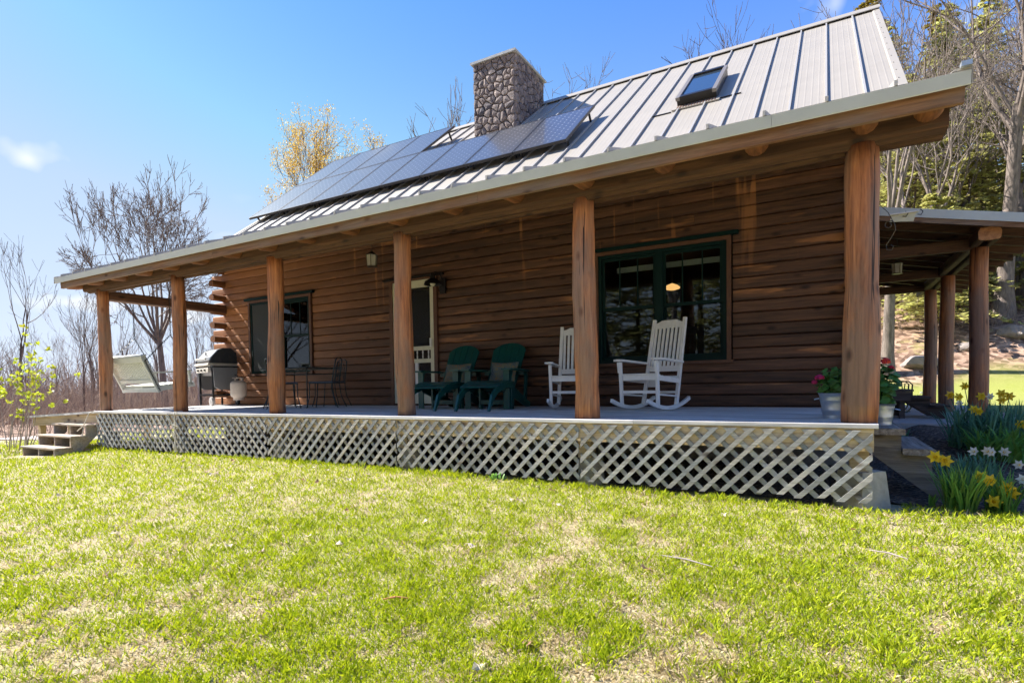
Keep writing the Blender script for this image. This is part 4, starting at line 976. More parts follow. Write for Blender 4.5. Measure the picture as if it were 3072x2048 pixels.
def footrest(loc, rz, label):
    o = thing('footrest', label, 'footrest', loc, rz, 'green slatted footrests')
    prof = [(0.30, 0.36), (0.15, 0.385), (-0.02, 0.37), (-0.18, 0.315), (-0.30, 0.22), (-0.38, 0.0)]
    for s_ in (-1, 1):
        x = s_*0.22
        MB().prism([(x-0.014, y, z) for y, z in prof]+[(x-0.014, y+0.03, max(z-0.075, 0)) for y, z in prof[::-1]], (0.028, 0, 0)).build('side_rail', AG, o)
        MB().cbox(x-0.014, x+0.014, 0.22, 0.29, 0.0, 0.30, 0.004).build('leg', AG, o)
    pts = [(0.30, 0.362), (0.225, 0.378), (0.145, 0.388), (0.06, 0.386), (-0.03, 0.372), (-0.115, 0.345), (-0.2, 0.305)]
    for i in range(len(pts)-1):
        (y1, z1), (y0, z0_) = pts[i], pts[i+1]; d = Vector((0, y1-y0, z1-z0_)); g = d.normalized()*0.005
        MB().bar(Vector((-0.255, (y0+y1)/2, (z0_+z1)/2+0.010)), Vector((0.255, (y0+y1)/2, (z0_+z1)/2+0.010)), d.length-0.010, 0.02, (0, -(z1-z0_), (y1-y0)), 0.004).build('slat', AG, o)
    MB().bar((-0.21, 0.24, 0.1), (0.21, 0.24, 0.1), 0.02, 0.06).build('stretcher', AG, o)
    o.scale = (1.14, 1.2, 1.0); return o
def cushion(loc, rz, tilt, label):
    n = 9; v = []; f = []
    for side in (-1, 1):
        for i in range(n):
            for j in range(n):
                u, w = 2*i/(n-1)-1, 2*j/(n-1)-1; pinch = 1-0.10*(abs(u)**3*(1-abs(w))+abs(w)**3*(1-abs(u)))
                h = 0.075*max((1-u**4)*(1-w**4), 0)**0.6
                v.append((u*0.23*pinch, side*h, (w*0.22)*pinch+0.22))
    k = n*n
    for s_ in (0, 1):
        for i in range(n-1):
            for j in range(n-1):
                q = (s_*k+i*n+j, s_*k+(i+1)*n+j, s_*k+(i+1)*n+j+1, s_*k+i*n+j+1); f.append(q if s_ == 0 else q[::-1])
    o = MB().add(v, f).build('cushion', 'cushion_paisley', None, True); o.location = loc; o.rotation_euler = (tilt, 0, rz)
    return tag(o, label, 'cushion', 'paisley cushions on the green chairs')
for (cx, rz, who) in ((-4.52, R(5), 'right'), (-5.38, R(4), 'left')):
    y = 1.80; M_ = Matrix.Rotation(rz, 4, 'Z')
    adirondack((cx, y, zdeck(y)), rz, 'dark green adirondack chair by the wall, the %s one of the pair' % ('one nearer the rocking chairs' if who == 'right' else 'one nearer the screen door') if False else ('dark green adirondack chair nearer the rocking chairs' if who == 'right' else 'dark green adirondack chair nearer the screen door'))
    q = M_ @ Vector((0.10, -0.60, 0)); footrest((cx+q.x, y+q.y, zdeck(y+q.y)), rz, 'green curved footrest before the adirondack chair nearer the %s' % ('rocking chairs' if who == 'right' else 'screen door'))
    q = M_ @ Vector((0.02, 0.02, 0)); cushion((cx+q.x, y+q.y, 0.30+zdeck(y)), rz, R(-26), 'paisley cushion on the adirondack chair nearer the %s' % ('rocking chairs' if who == 'right' else 'screen door'))
# wire garden table and chairs
WG = 'wire_green'
def wire_table(loc, rz):
    o = thing('garden_table', 'dark green wrought iron garden table in front of the left window', 'table', loc, rz)
    MB().cbox(-0.62, 0.62, -0.38, 0.38, 0.70, 0.715, 0.004).build('table_top', 'table_green', o)
    MB().tube([(-0.62, -0.38, 0.70), (0.62, -0.38, 0.70), (0.62, 0.38, 0.70), (-0.62, 0.38, 0.70), (-0.62, -0.38, 0.70)], 0.012, 6).build('rim', WG, o)
    MB().tube([(-0.55, -0.32, 0.60), (0.55, -0.32, 0.60), (0.55, 0.32, 0.60), (-0.55, 0.32, 0.60), (-0.55, -0.32, 0.60)], 0.008, 6).build('apron_ring', WG, o)
    for sx in (-1, 1):
        for sy in (-1, 1): MB().tube([(sx*0.54, sy*0.31, 0.70), (sx*0.50, sy*0.28, 0.35), (sx*0.56, sy*0.33, 0.0)], 0.011, 7).build('leg', WG, o)
    for k in range(7):
        x = -0.48+k*0.16; MB().tube([(x+0.055*math.cos(t_)*(1-t_/9), -0.322, 0.65+0.04*math.sin(t_)*(1-t_/9)) for t_ in [i*0.5 for i in range(15)]], 0.0045, 5).build('scroll', WG, o)
    return o
def wire_chair(loc, rz, label):
    o = thing('wire_chair', label, 'chair', loc, rz, 'wrought iron garden chairs')
    MB().cbox(-0.2, 0.2, -0.21, 0.2, 0.435, 0.455, 0.008).build('seat', 'pad_blue', o)
    MB().tube([(-0.2, -0.21, 0.43), (0.2, -0.21, 0.43), (0.2, 0.2, 0.43), (-0.2, 0.2, 0.43), (-0.2, -0.21, 0.43)], 0.009, 6).build('seat_frame', WG, o)
    for sx in (-1, 1):
        MB().tube([(sx*0.19, -0.2, 0.43), (sx*0.18, -0.21, 0.2), (sx*0.22, -0.25, 0.0)], 0.009, 6).build('front_leg', WG, o)
        MB().tube([(sx*0.19, 0.19, 0.43), (sx*0.19, 0.22, 0.2), (sx*0.23, 0.30, 0.0)], 0.009, 6).build('back_leg', WG, o)
    MB().tube([(-0.185, 0.19, 0.43), (-0.18, 0.235, 0.7), (-0.165, 0.255, 0.83), (-0.1, 0.26, 0.865), (0.1, 0.26, 0.865), (0.165, 0.255, 0.83), (0.18, 0.235, 0.7), (0.185, 0.19, 0.43)], 0.010, 7).build('back_hoop', WG, o)
    MB().tube([(-0.12, 0.2, 0.44), (-0.11, 0.24, 0.7), (-0.06, 0.25, 0.79), (0.06, 0.25, 0.79), (0.11, 0.24, 0.7), (0.12, 0.2, 0.44)], 0.006, 6).build('inner_hoop', WG, o)
    for sx in (-1, 1):
        for zc in (0.56, 0.68): MB().tube([(sx*0.06+0.05*math.cos(t_)*(1-t_/10), 0.232, zc+0.05*math.sin(t_)*(1-t_/10)) for t_ in [i*0.5 for i in range(16)]], 0.0045, 5).build('scroll', WG, o)
    return o
wire_table((-8.75, 1.72, zdeck(1.7)), 0)
wire_chair((-7.92, 1.55, zdeck(1.5)), R(-62), 'wrought iron chair at the right end of the garden table')
wire_chair((-8.48, 1.12, zdeck(1.1)), R(150), 'wrought iron chair on the near side of the garden table')
wire_chair((-8.3, 2.02, zdeck(2)), R(-15), 'wrought iron chair between the garden table and the wall')
# porch swing on chains, tipped back, sitter faces the house (+y)
def porch_swing():
    o = thing('porch_swing', 'pale painted slatted porch swing hanging on chains at the left end', 'porch swing', (-11.68, 0.70, 0.46)); sp = 'swing_paint'; hw = 0.63
    tl = R(7); Mx = Matrix.Rotation(tl, 4, 'X')
    def T(p): return tuple(Mx @ Vector(p))
    def bar(a, b, w, h, up=(0, 0, 1)): return MB().bar(T(a), T(b), w, h, tuple(Mx @ Vector(up)), 0.004)
    for i in range(7): bar((-hw+0.03, -0.20+i*0.085, 0.02), (hw-0.03, -0.20+i*0.085, 0.02), 0.072, 0.02).build('seat_slat', sp, o)
    for s_ in (-1, 1):
        x = s_*(hw-0.03)
        bar((x, -0.26, -0.03), (x, 0.42, -0.03), 0.04, 0.085).build('seat_rail', sp, o)
        bar((x, -0.24, -0.09), (x, -0.46, 0.60), 0.045, 0.085, (0, 1, 0.2)).build('back_stile', sp, o)
        bar((x, -0.36, 0.27), (x, 0.40, 0.24), 0.09, 0.025).build('arm', sp, o)
        bar((x, 0.36, -0.02), (x, 0.36, 0.23), 0.04, 0.05, (0, 1, 0)).build('arm_post', sp, o)
    bar((0, -0.24, -0.03), (0, 0.42, -0.03), 0.04, 0.07).build('seat_rail', sp, o)
    bar((-hw-0.01, -0.475, 0.53), (hw+0.01, -0.475, 0.53), 0.03, 0.10, (0, -0.25, 1)).build('top_rail', sp, o)
    bar((-hw-0.02, -0.45, 0.60), (hw+0.02, -0.45, 0.60), 0.10, 0.022, (0, -0.25, 1)).build('cap_rail', sp, o)
    bar((-hw, -0.305, 0.115), (hw, -0.305, 0.115), 0.03, 0.07, (0, -0.3, 1)).build('lower_back_rail', sp, o)
    bar((-hw, -0.27, -0.06), (hw, -0.27, -0.06), 0.035, 0.07).build('back_seat_rail', sp, o)
    n = 22
    for i in range(n):
        x = -hw+0.06+(2*hw-0.12)*i/(n-1); bar((x, -0.29, 0.11), (x, -0.435, 0.56), 0.036, 0.014, (0, 1, 0.3)).build('back_slat', sp, o)
    # chains: single links
    def chain(a, b):
        a = Vector(a); b = Vector(b); d = b-a; m = max(int(d.length/0.042), 1); dn = d.normalized()
        side = dn.cross(Vector((0, 1, 0.1))).normalized(); u2 = dn.cross(side)
        for k in range(m):
            c = a+d*((k+0.5)/m); e = side if k % 2 else u2
            MB().tube([tuple(c+dn*(0.030*math.cos(t_))+e*(0.012*math.sin(t_))) for t_ in [i*math.pi/3 for i in range(7)]], 0.0045, 4, False).build('chain_link', 'dark_metal', o)
    for s_ in (-1, 1):
        top = Vector((s_*hw, -0.02, 1.86)); sp_ = Vector((s_*hw, -0.02, 0.95)); chain(top, sp_)
        chain(sp_, Vector(T((s_*(hw+0.01), -0.44, 0.50)))); chain(sp_, Vector(T((s_*(hw+0.01), 0.38, 0.25))))
        chain(Vector(T((s_*(hw+0.01), -0.44, 0.50))), Vector(T((s_*(hw+0.01), -0.26, -0.06))))
    return o
porch_swing()
# gas grill
def gas_grill():
    o = thing('gas_grill', 'black and grey gas grill on wheels by the left house corner', 'grill', (-11.72, 2.02, zdeck(2)), R(-14))
    prof = [(-0.27, 0.0), (-0.28, 0.05), (-0.25, 0.12), (-0.12, 0.27), (-0.02, 0.31), (0.14, 0.31), (0.24, 0.22), (0.27, 0.0)]
    # hood: front panel lighter, black cast ends
    MB().prism([(-0.36, y, 0.90+z) for y, z in prof], (0.72, 0, 0)).build('hood', 'grill_grey', o)
    for s_ in (-1, 1): MB().prism([(s_*0.362, y*1.02, 0.895+z*1.03) for y, z in prof][::s_], (s_*0.07, 0, 0)).build('hood_end', 'black_enamel', o)
    MB().bar((-0.30, -0.32, 0.985), (0.30, -0.32, 0.985), 0.03, 0.03, (0, 0, 1), 0.008).build('handle', 'grill_beige', o)
    MB().lathe([(0.035, 0), (0.035, 0.012)], 12, (0.05, -0.235, 1.10), 'y').build('thermometer', 'grill_grey', o)
    MB().prism([(-0.40, -0.30, 0.90), (-0.40, -0.32, 0.86), (-0.40, -0.28, 0.84), (-0.40, 0.27, 0.84), (-0.40, 0.27, 0.895), (-0.40, -0.25, 0.895)], (0.8, 0, 0)).build('rim', 'grill_beige', o)
    MB().prism([(-0.33, -0.25, 0.84), (-0.33, -0.18, 0.64), (-0.33, 0.18, 0.64), (-0.33, 0.25, 0.84)], (0.66, 0, 0)).build('firebox', 'grill_grey', o)
    MB().cbox(-0.36, 0.36, -0.30, -0.26, 0.70, 0.80, 0.01).build('control_panel', 'grill_beige', o)
    for k in range(3): MB().lathe([(0.022, 0), (0.02, -0.03)], 10, (-0.2+k*0.2, -0.30, 0.75), 'y').build('knob', 'black_enamel', o)
    for s_ in (-1, 1):
        MB().prism([(s_*0.47-0.02, -0.24, 0.80), (s_*0.47-0.02, -0.22, 0.40), (s_*0.47-0.02, -0.12, 0.34), (s_*0.47-0.02, 0.12, 0.34), (s_*0.47-0.02, 0.22, 0.40), (s_*0.47-0.02, 0.24, 0.80)], (0.04, 0, 0)).build('folded_side_shelf', 'grill_grey', o)
        MB().bar((s_*0.50, -0.26, 0.82), (s_*0.50, 0.26, 0.82), 0.03, 0.03).build('shelf_bracket', 'black_enamel', o)
        for sy in (-1, 1): MB().bar((s_*0.38, sy*0.22, 0.10 if s_ > 0 else 0.03), (s_*0.38, sy*0.22, 0.86), 0.035, 0.035).build('leg', 'black_enamel', o)
        MB().bar((s_*0.38, -0.22, 0.22), (s_*0.38, 0.22, 0.22), 0.03, 0.03).build('cross_bar', 'black_enamel', o)
    MB().bar((-0.38, -0.22, 0.24), (0.38, -0.22, 0.24), 0.03, 0.03).build('lower_rail', 'black_enamel', o); MB().bar((-0.38, 0.22, 0.24), (0.38, 0.22, 0.24), 0.03, 0.03).build('lower_rail', 'black_enamel', o)
    for sy in (-1, 1):
        w = MB().lathe([(0.05, -0.022), (0.09, -0.022), (0.095, -0.01), (0.095, 0.01), (0.09, 0.022), (0.05, 0.022)], 18, (0.40, sy*0.26, 0.095), 'y').build('wheel', 'wheel_grey' if sy < 0 else 'rubber', o, True)
        MB().lathe([(0.03, -0.03), (0.03, 0.03)], 10, (0.40, sy*0.26, 0.095), 'y').build('hub', 'wheel_grey', w)
        MB().lathe([(0.028, -0.012), (0.028, 0.012)], 10, (-0.38, sy*0.22, 0.028), 'y').build('caster', 'rubber', o)
    return o
gas_grill()
tk = thing('propane_tank', 'beige propane tank hanging on the right side of the gas grill', 'gas tank', (-10.86, 1.92, 0.17))
MB().lathe([(0.10, 0.0), (0.105, 0.03), (0.13, 0.035), (0.155, 0.075), (0.158, 0.1), (0.158, 0.29), (0.15, 0.33), (0.11, 0.365), (0.05, 0.375)], 22).build('tank', 'tank_beige', tk, True)
MB().lathe([(0.105, 0.0), (0.105, -0.03)], 18).build('foot_ring', 'tank_beige', tk, True)
MB().tube([(0.10*math.cos(a), 0.10*math.sin(a), 0.43+0.0*a) for a in [R(-60+i*30) for i in range(11)]], 0.012, 6).build('collar', 'tank_beige', tk)
for a in (0, 90, 180): MB().bar((0.10*math.cos(R(a)), 0.10*math.sin(R(a)), 0.35), (0.10*math.cos(R(a)), 0.10*math.sin(R(a)), 0.43), 0.03, 0.01).build('collar_leg', 'tank_beige', tk)
MB().lathe([(0.02, 0.37), (0.02, 0.42), (0.035, 0.425), (0.035, 0.445)], 10).build('valve', 'brass_old', tk)
MB().tube([(0, 0, 0.43), (-0.1, 0.05, 0.48), (-0.25, 0.1, 0.5)], 0.01, 6).build('hose', 'rubber', tk)
# lanterns
def lantern(loc, drop, label):
    o = thing('lantern', label, 'lantern', loc, 0, 'hanging porch lanterns'); w, h = 0.075, 0.17
    MB().tube([(0, 0, h+0.06), (0, 0, h+0.06+drop)], 0.006, 6).build('stem', 'brass_old', o)
    MB().lathe([(w*1.35, h), (w*0.9, h+0.02), (0.03, h+0.05), (0.015, h+0.065)], 6).build('roof', 'brass_old', o)
    MB().lathe([(w*1.15, -0.012), (w*1.15, 0.0)], 6).build('base', 'brass_old', o)
    for k in range(6):
        a = R(60*k); b = R(60*k+60); MB().bar((w*math.cos(a), w*math.sin(a), 0), (w*1.15*math.cos(a), w*1.15*math.sin(a), h), 0.009, 0.009, (1, 0, 0)).build('bar', 'brass_old', o)
        MB().add([(w*math.cos(a), w*math.sin(a), 0.002), (w*math.cos(b), w*math.sin(b), 0.002), (w*1.13*math.cos(b), w*1.13*math.sin(b), h-0.002), (w*1.13*math.cos(a), w*1.13*math.sin(a), h-0.002)], [(0, 1, 2, 3)]).build('pane', 'lantern_glass', o)
    MB().lathe([(0.018, 0.0), (0.018, 0.07), (0.004, 0.10)], 8).build('candle_lamp', 'cream_paint', o)
lantern((-6.43, 1.2, 2.25), 0.5, 'glass lantern hanging under the porch roof between two posts')
lantern((0.9, 7.0, 2.30), 0.55, 'glass lantern hanging under the lean-to roof')
# barn lamp beside the door
bl = thing('wall_lamp', 'dark bell-shaped wall lamp on a gooseneck beside the screen door', 'lamp', (-5.94, YW-0.03, 2.0))
MB().cbox(-0.06, 0.06, -0.05, -0.005, -0.06, 0.20, 0.006).build('mounting_board', 'dark_metal', bl)
MB().tube([(0, -0.05, 0.18), (0, -0.10, 0.26), (-0.02, -0.22, 0.28), (-0.03, -0.27, 0.22)], 0.009, 8).build('gooseneck', 'dark_metal', bl)
MB().lathe([(0.035, 0.25), (0.045, 0.20), (0.05, 0.16), (0.13, 0.11), (0.15, 0.055), (0.142, 0.055), (0.12, 0.10), (0.04, 0.15)], 20, (-0.03, -0.27, 0)).build('shade', 'dark_metal', bl, True)
MB().lathe([(0.015, 0.14), (0.045, 0.09), (0.045, 0.06), (0.02, 0.03)], 12, (-0.03, -0.27, 0)).build('bulb', 'cream_paint', bl, True)
# pendant lamp seen through the wide window
pl = thing('pendant_lamp', 'glowing amber pendant lamp seen inside through the wide window', 'lamp', (-2.55, 4.4, 1.98))
MB().lathe([(0.02, 0.09), (0.09, 0.06), (0.135, 0.02), (0.125, 0.0), (0.06, -0.02), (0.02, -0.025)], 18).build('shade', 'lamp_glow', pl, True); MB().tube([(0, 0, 0.09), (0, 0, 0.64)], 0.01, 6).build('rod', 'brass_old', pl)
# bucket planters with geraniums
def bucket(loc, label, r=0.17, h=0.23):
    o = thing('metal_bucket', label, 'bucket', loc)
    MB().lathe([(r*0.78, 0.0), (r*0.78, 0.03), (r*0.80, 0.032), (r*0.84, 0.07), (r*0.855, 0.078), (r*0.84, 0.088), (r*0.92, 0.16), (r*0.935, 0.168), (r*0.92, 0.178), (r*0.99, h-0.01), (r*1.03, h), (r*0.98, h), (r*0.93, h-0.03)], 32).build('pail', 'zinc', o, True)
    for s_ in (-1, 1): MB().tube([(s_*r*0.95, -0.03, h-0.05), (s_*(r*1.0+0.03), -0.02, h-0.06), (s_*(r*1.0+0.03), 0.02, h-0.06), (s_*r*0.95, 0.03, h-0.05)], 0.006, 6).build('handle', 'zinc', o)
    MB().lathe([(0.01, h-0.032), (r*0.93, h-0.03)], 20).build('soil', 'mulch', o)
bucket((-0.13, 0.50, zdeck(0.5)), 'galvanised metal bucket planter beside the right corner post')
bucket((0.215, 1.0, -0.08), 'galvanised metal pot on the top side step, hidden behind the corner post', 0.13, 0.2)
def round_leaves(n, rg, cen, rad, size, squash=0.8):
    "lobed round leaves as 7-gons through a dome"
    d = unit(n, rg); rr = rg.random(n)**0.45; c = np.array(cen)+d*rr[:, None]*np.array([rad, rad, rad*squash]); c[:, 2] = np.maximum(c[:, 2], cen[2]-rad*squash*0.75)
    nn = d*0.6+np.array([0, -0.25, 0.8])+rg.normal(0, 0.25, (n, 3)); nn /= np.linalg.norm(nn, axis=1, keepdims=True)
    a = np.cross(nn, [0.3, 0.5, 0.8]); a /= np.linalg.norm(a, axis=1, keepdims=True); b = np.cross(nn, a); s_ = size*rg.uniform(0.6, 1.15, n)
    k = 9; V = np.empty((n, k+1, 3)); V[:, 0] = c-nn*(s_*0.18)[:, None]
    for j in range(k):
        t_ = 2*np.pi*j/k; q = s_*(1.0 if j % 2 else 0.86)*(0.35 if j == 0 else 1); V[:, j+1] = c+(a*np.cos(t_)+b*np.sin(t_))*q[:, None]
    F = np.array([[0, 1+j, 1+(j+1) % k] for j in range(k)]); F = (F[None]+(np.arange(n)*(k+1))[:, None, None]).reshape(-1, 3)
    return V.reshape(-1, 3), F, np.repeat(rg.random(n), k+1)
def geranium(loc, n, rad, heads, petal, label, squash, size=0.032):
    o = thing('geranium', label, 'plant', loc); rg = np.random.default_rng(int(abs(loc[0])*100)+3)
    V, F, T = round_leaves(n, rg, (0, 0, rad*squash*0.8), rad, size, squash); place('leaves', np_mesh('leaves', V, F, 'geranium_leaves', T), o)
    st = MB()
    for k in range(9):
        a = k*0.7; st.tube([(0, 0, -0.02), (math.cos(a)*rad*0.35, math.sin(a)*rad*0.35, rad*squash*0.7), (math.cos(a)*rad*0.7, math.sin(a)*rad*0.7, rad*squash*1.2)], 0.004, 5)
    tag(st.build('stems', 'geranium_leaves', o), kind='stuff')
    for (hx, hy, hz, hr) in heads:
        d = unit(70, rg); d[:, 2] = np.abs(d[:, 2])*0.9-0.15; c = np.array([hx, hy, hz])+d*hr; u = np.cross(d, unit(70, rg)); u /= np.linalg.norm(u, axis=1, keepdims=True); w = np.cross(d, u)
        V, F = quads(c, u*0.016, w*0.026); place('flower_head', np_mesh('flower_head', V, F, petal, np.repeat(rg.random(70), 4)), o)
        MB().tube([(hx*0.3, hy*0.3, rad*0.3), (hx, hy, hz)], 0.003, 5).build('flower_stalk', 'geranium_leaves', o)
geranium((-0.13, 0.50, 0.205), 420, 0.185, [(-0.16, -0.10, 0.17, 0.038), (-0.20, -0.07, 0.13, 0.022)], 'petal_pink', 'bushy geranium with a pink flower head in the metal bucket', 0.85)
geranium((0.225, 1.0, 0.10), 230, 0.15, [(0.02, -0.02, 0.42, 0.055), (0.075, 0.0, 0.36, 0.03)], 'petal_red', 'geranium with a bright red flower head right of the corner post', 1.5, 0.045)
# steps
def steps_left():
    o = thing('wooden_steps', 'tan wooden steps with open risers at the left end of the porch', 'steps', (-12.8, -0.45, -0.8), world=True); w = 'step_wood'
    X0, X1 = -13.42, -12.14
    for i, (y, z) in enumerate(((-0.80, -0.64), (-0.55, -0.445), (-0.30, -0.25))):
        for j in range(2): MB().cbox(X0-0.06, X1+0.03, y+j*0.14, y+0.135+j*0.14, z-0.035, z, 0.006).build('tread', w, o)
    for x in (X0, (X0+X1)/2, X1-0.04):
        P = [(-0.79, -0.90), (-0.79, -0.675), (-0.54, -0.675), (-0.54, -0.48), (-0.29, -0.48), (-0.29, -0.285), (-0.085, -0.285), (-0.085, -0.42), (-0.52, -0.90)]
        MB().prism([(x, a, b) for a, b in P], (0.04, 0, 0)).build('stringer', w, o)
steps_left()
def steps_right():
    o = thing('wooden_steps', 'weathered grey wooden steps going down from the right porch end', 'steps', (0.45, 1.1, -0.7), world=True); w = 'step_wood_y'
    for (x, z) in ((0.13, -0.08), (0.345, -0.25)): MB().cbox(x, x+0.235, 0.44, 1.75, z-0.055, z, 0.008).build('tread', w, o)
    for y in (0.50, 1.08, 1.65):
        P = [(0.128, -0.136), (0.34, -0.136), (0.34, -0.306), (0.56, -0.306), (0.56, -0.47), (0.79, -0.66), (0.79, -0.78), (0.70, -0.78), (0.128, -0.32)]
        MB().prism([(a, y, b) for a, b in P], (0, 0.045, 0)).build('stringer', 'stringer_wood', o)
steps_right()
def steps_patio():
    o = thing('wooden_steps', 'dark weathered wooden landing and steps under the lean-to roof', 'steps', (0.9, 6.4, -0.3), world=True); w = 'old_dark_wood'
    for k in range(5): MB().cbox(0.16+k*0.18, 0.335+k*0.18, 6.0, 7.1, 0.155, 0.19, 0.006).build('landing_board', w, o)
    MB().box(0.62, 1.02, 6.02, 6.06, -0.0, 0.153).build('rim_board', w, o)
    for x in (0.7, 0.9):
        for y in (6.07, 6.95): MB().box(x-0.04, x+0.04, y, y+0.09, -0.30, 0.15).build('leg', w, o)
    for (x, z) in ((1.02, 0.07), (1.27, -0.07)): MB().cbox(x, x+0.27, 6.0, 7.1, z-0.035, z, 0.006).build('tread', w, o)
    for y in (6.08, 6.95): MB().prism([(a, y, b) for a, b in [(0.9, 0.15), (1.05, 0.15), (1.05, 0.03), (1.28, 0.03), (1.28, -0.11), (1.5, -0.11), (1.5, -0.298), (1.36, -0.298), (0.9, 0.02)]], (0, 0.04, 0)).build('stringer', w, o)
steps_patio()
# tubular garden chair behind the patio steps
tc_ = thing('tubular_chair', 'green tubular metal chair frame behind the dark patio steps', 'chair', (0.92, 8.3, -0.3)); TG = 'tube_green'
for s_ in (-0.28, 0.28): MB().tube([(-0.3, s_, 0.62), (0.28, s_, 0.62), (0.34, s_, 0.56), (0.32, s_, 0.1), (0.26, s_, 0.02), (-0.3, s_, 0.02)], 0.014, 8).build('side_frame', TG, tc_)
for x in (-0.2, -0.05, 0.1, 0.22): MB().tube([(x, -0.28, 0.58), (x, -0.1, 0.42), (x, 0.1, 0.42), (x, 0.28, 0.58)], 0.01, 6).build('seat_strap', TG, tc_)
MB().tube([(0.3, -0.28, 0.03), (0.3, 0.28, 0.03)], 0.012, 6).build('cross_tube', TG, tc_)
# wrought-iron scroll hook and flap of flashing by the corner post
hk = thing('plant_hook', 'pale wrought iron scroll hook hanging under the lean-to roof edge', 'hook', (0.46, 3.2, 2.10))
MB().tube([(0.06*math.cos(t_)*(1-t_/11), 0, 0.22+0.06*math.sin(t_)*(1-t_/11)) for t_ in [i*0.5 for i in range(16)]][::-1]+[(0.07, 0, 0.15), (0.02, 0, 0.05), (-0.03, 0, -0.03), (-0.02, 0, -0.09), (0.03, 0, -0.1), (0.05, 0, -0.06), (0.02, 0, -0.03)], 0.006, 6).build('scroll', 'brass_old', hk)
MB().tube([(0.06, 0, 0.22), (0.0, 0.1, 0.40), (-0.1, 0.2, 0.56)], 0.004, 5).build('wire', 'brass_old', hk)
fl = thing('metal_flap', 'pale bent strip of metal with two dark hooks below the lean-to eave', 'flashing', (0.62, 3.6, 2.5))
MB().prism([(-0.12, 0, -0.05), (0.14, 0, -0.08), (0.18, 0, 0.06), (-0.10, 0, 0.02)], (0, 0.01, 0)).build('strip', 'cream_paint', fl); MB().cbox(-0.12, 0.19, -0.03, 0.03, 0.03, 0.05, 0.004).build('lip', 'white_paint', fl)
for x in (0.05, 0.21): MB().tube([(x, -0.01, 0.06), (x+0.03, -0.01, 0.03), (x+0.01, -0.01, -0.01), (x-0.03, -0.01, 0.0)], 0.006, 5).build('hook', 'dark_metal', fl)
# knotted cords on the rim
rp = thing('cord', 'knotted pale cord hanging over the lattice below the second post', 'cord', (-9.44, -0.2, 0.0))
MB().tube([(0.0, 0.12, 0.012), (0.0, 0.0, 0.012), (0.0, -0.014, -0.03), (0.02, -0.014, -0.2), (-0.03, -0.014, -0.35), (0.01, -0.014, -0.52), (0.03, -0.014, -0.45), (-0.01, -0.014, -0.3), (0.03, -0.014, -0.15)], 0.009, 6).build('loop', 'rope', rp)
MB().tube([(-0.25, 0.1, 0.012), (-0.2, -0.014, -0.02), (-0.05, -0.014, -0.2), (0.08, -0.016, -0.22)], 0.007, 6).build('strand', 'rope', rp); MB().lathe([(0.02, -0.62), (0.028, -0.56), (0.01, -0.5)], 8, (0.0, -0.016, 0)).build('tassel', 'rope', rp)
rp = thing('cord', 'knotted pale cord with a tassel dangling over the left steps', 'cord', (-12.22, -0.19, -0.25))
MB().tube([(0.04, 0.08, 0.26), (0.02, -0.02, 0.2), (0.0, -0.09, 0.02), (-0.04, -0.12, -0.05), (-0.16, -0.14, -0.12)], 0.009, 6).build('strand', 'rope', rp); MB().tube([(0.0, -0.09, 0.0), (0.0, -0.12, -0.12), (-0.03, -0.12, -0.2)], 0.009, 6).build('strand', 'rope', rp)
MB().lathe([(0.025, -0.27), (0.03, -0.22), (0.01, -0.17)], 8, (-0.03, -0.12, 0)).build('tassel', 'rope', rp)

# ------------------------------------------------------------------ trees
def seg_mesh(name, segs, m, sides=4, tint=False):
    "all branch segments (p0,p1,r0,r1) as open prisms, one mesh"
    A = np.array([s_[0] for s_ in segs], float); B = np.array([s_[1] for s_ in segs], float); r0 = np.array([s_[2] for s_ in segs]); r1 = np.array([s_[3] for s_ in segs])
    d = B-A; d /= np.maximum(np.linalg.norm(d, axis=1, keepdims=True), 1e-9)
    ref = np.where(np.abs(d[:, 2:3]) < 0.9, np.array([[0, 0, 1.0]]), np.array([[1.0, 0, 0]])); a = np.cross(d, ref); a /= np.linalg.norm(a, axis=1, keepdims=True); b = np.cross(d, a)
    n = len(A); V = np.empty((n, 2*sides, 3))
    for k in range(sides):
        t_ = 2*np.pi*k/sides; w = a*np.cos(t_)+b*np.sin(t_); V[:, k] = A+w*r0[:, None]; V[:, sides+k] = B+w*r1[:, None]
    F = np.array([[k, (k+1) % sides, sides+(k+1) % sides, sides+k] for k in range(sides)]); F = (F[None]+(np.arange(n)*2*sides)[:, None, None]).reshape(-1, 4)
    return np_mesh(name, V.reshape(-1, 3), F, m, np.repeat(np.random.default_rng(1).random(n), 2*sides) if tint else None, smooth=True)
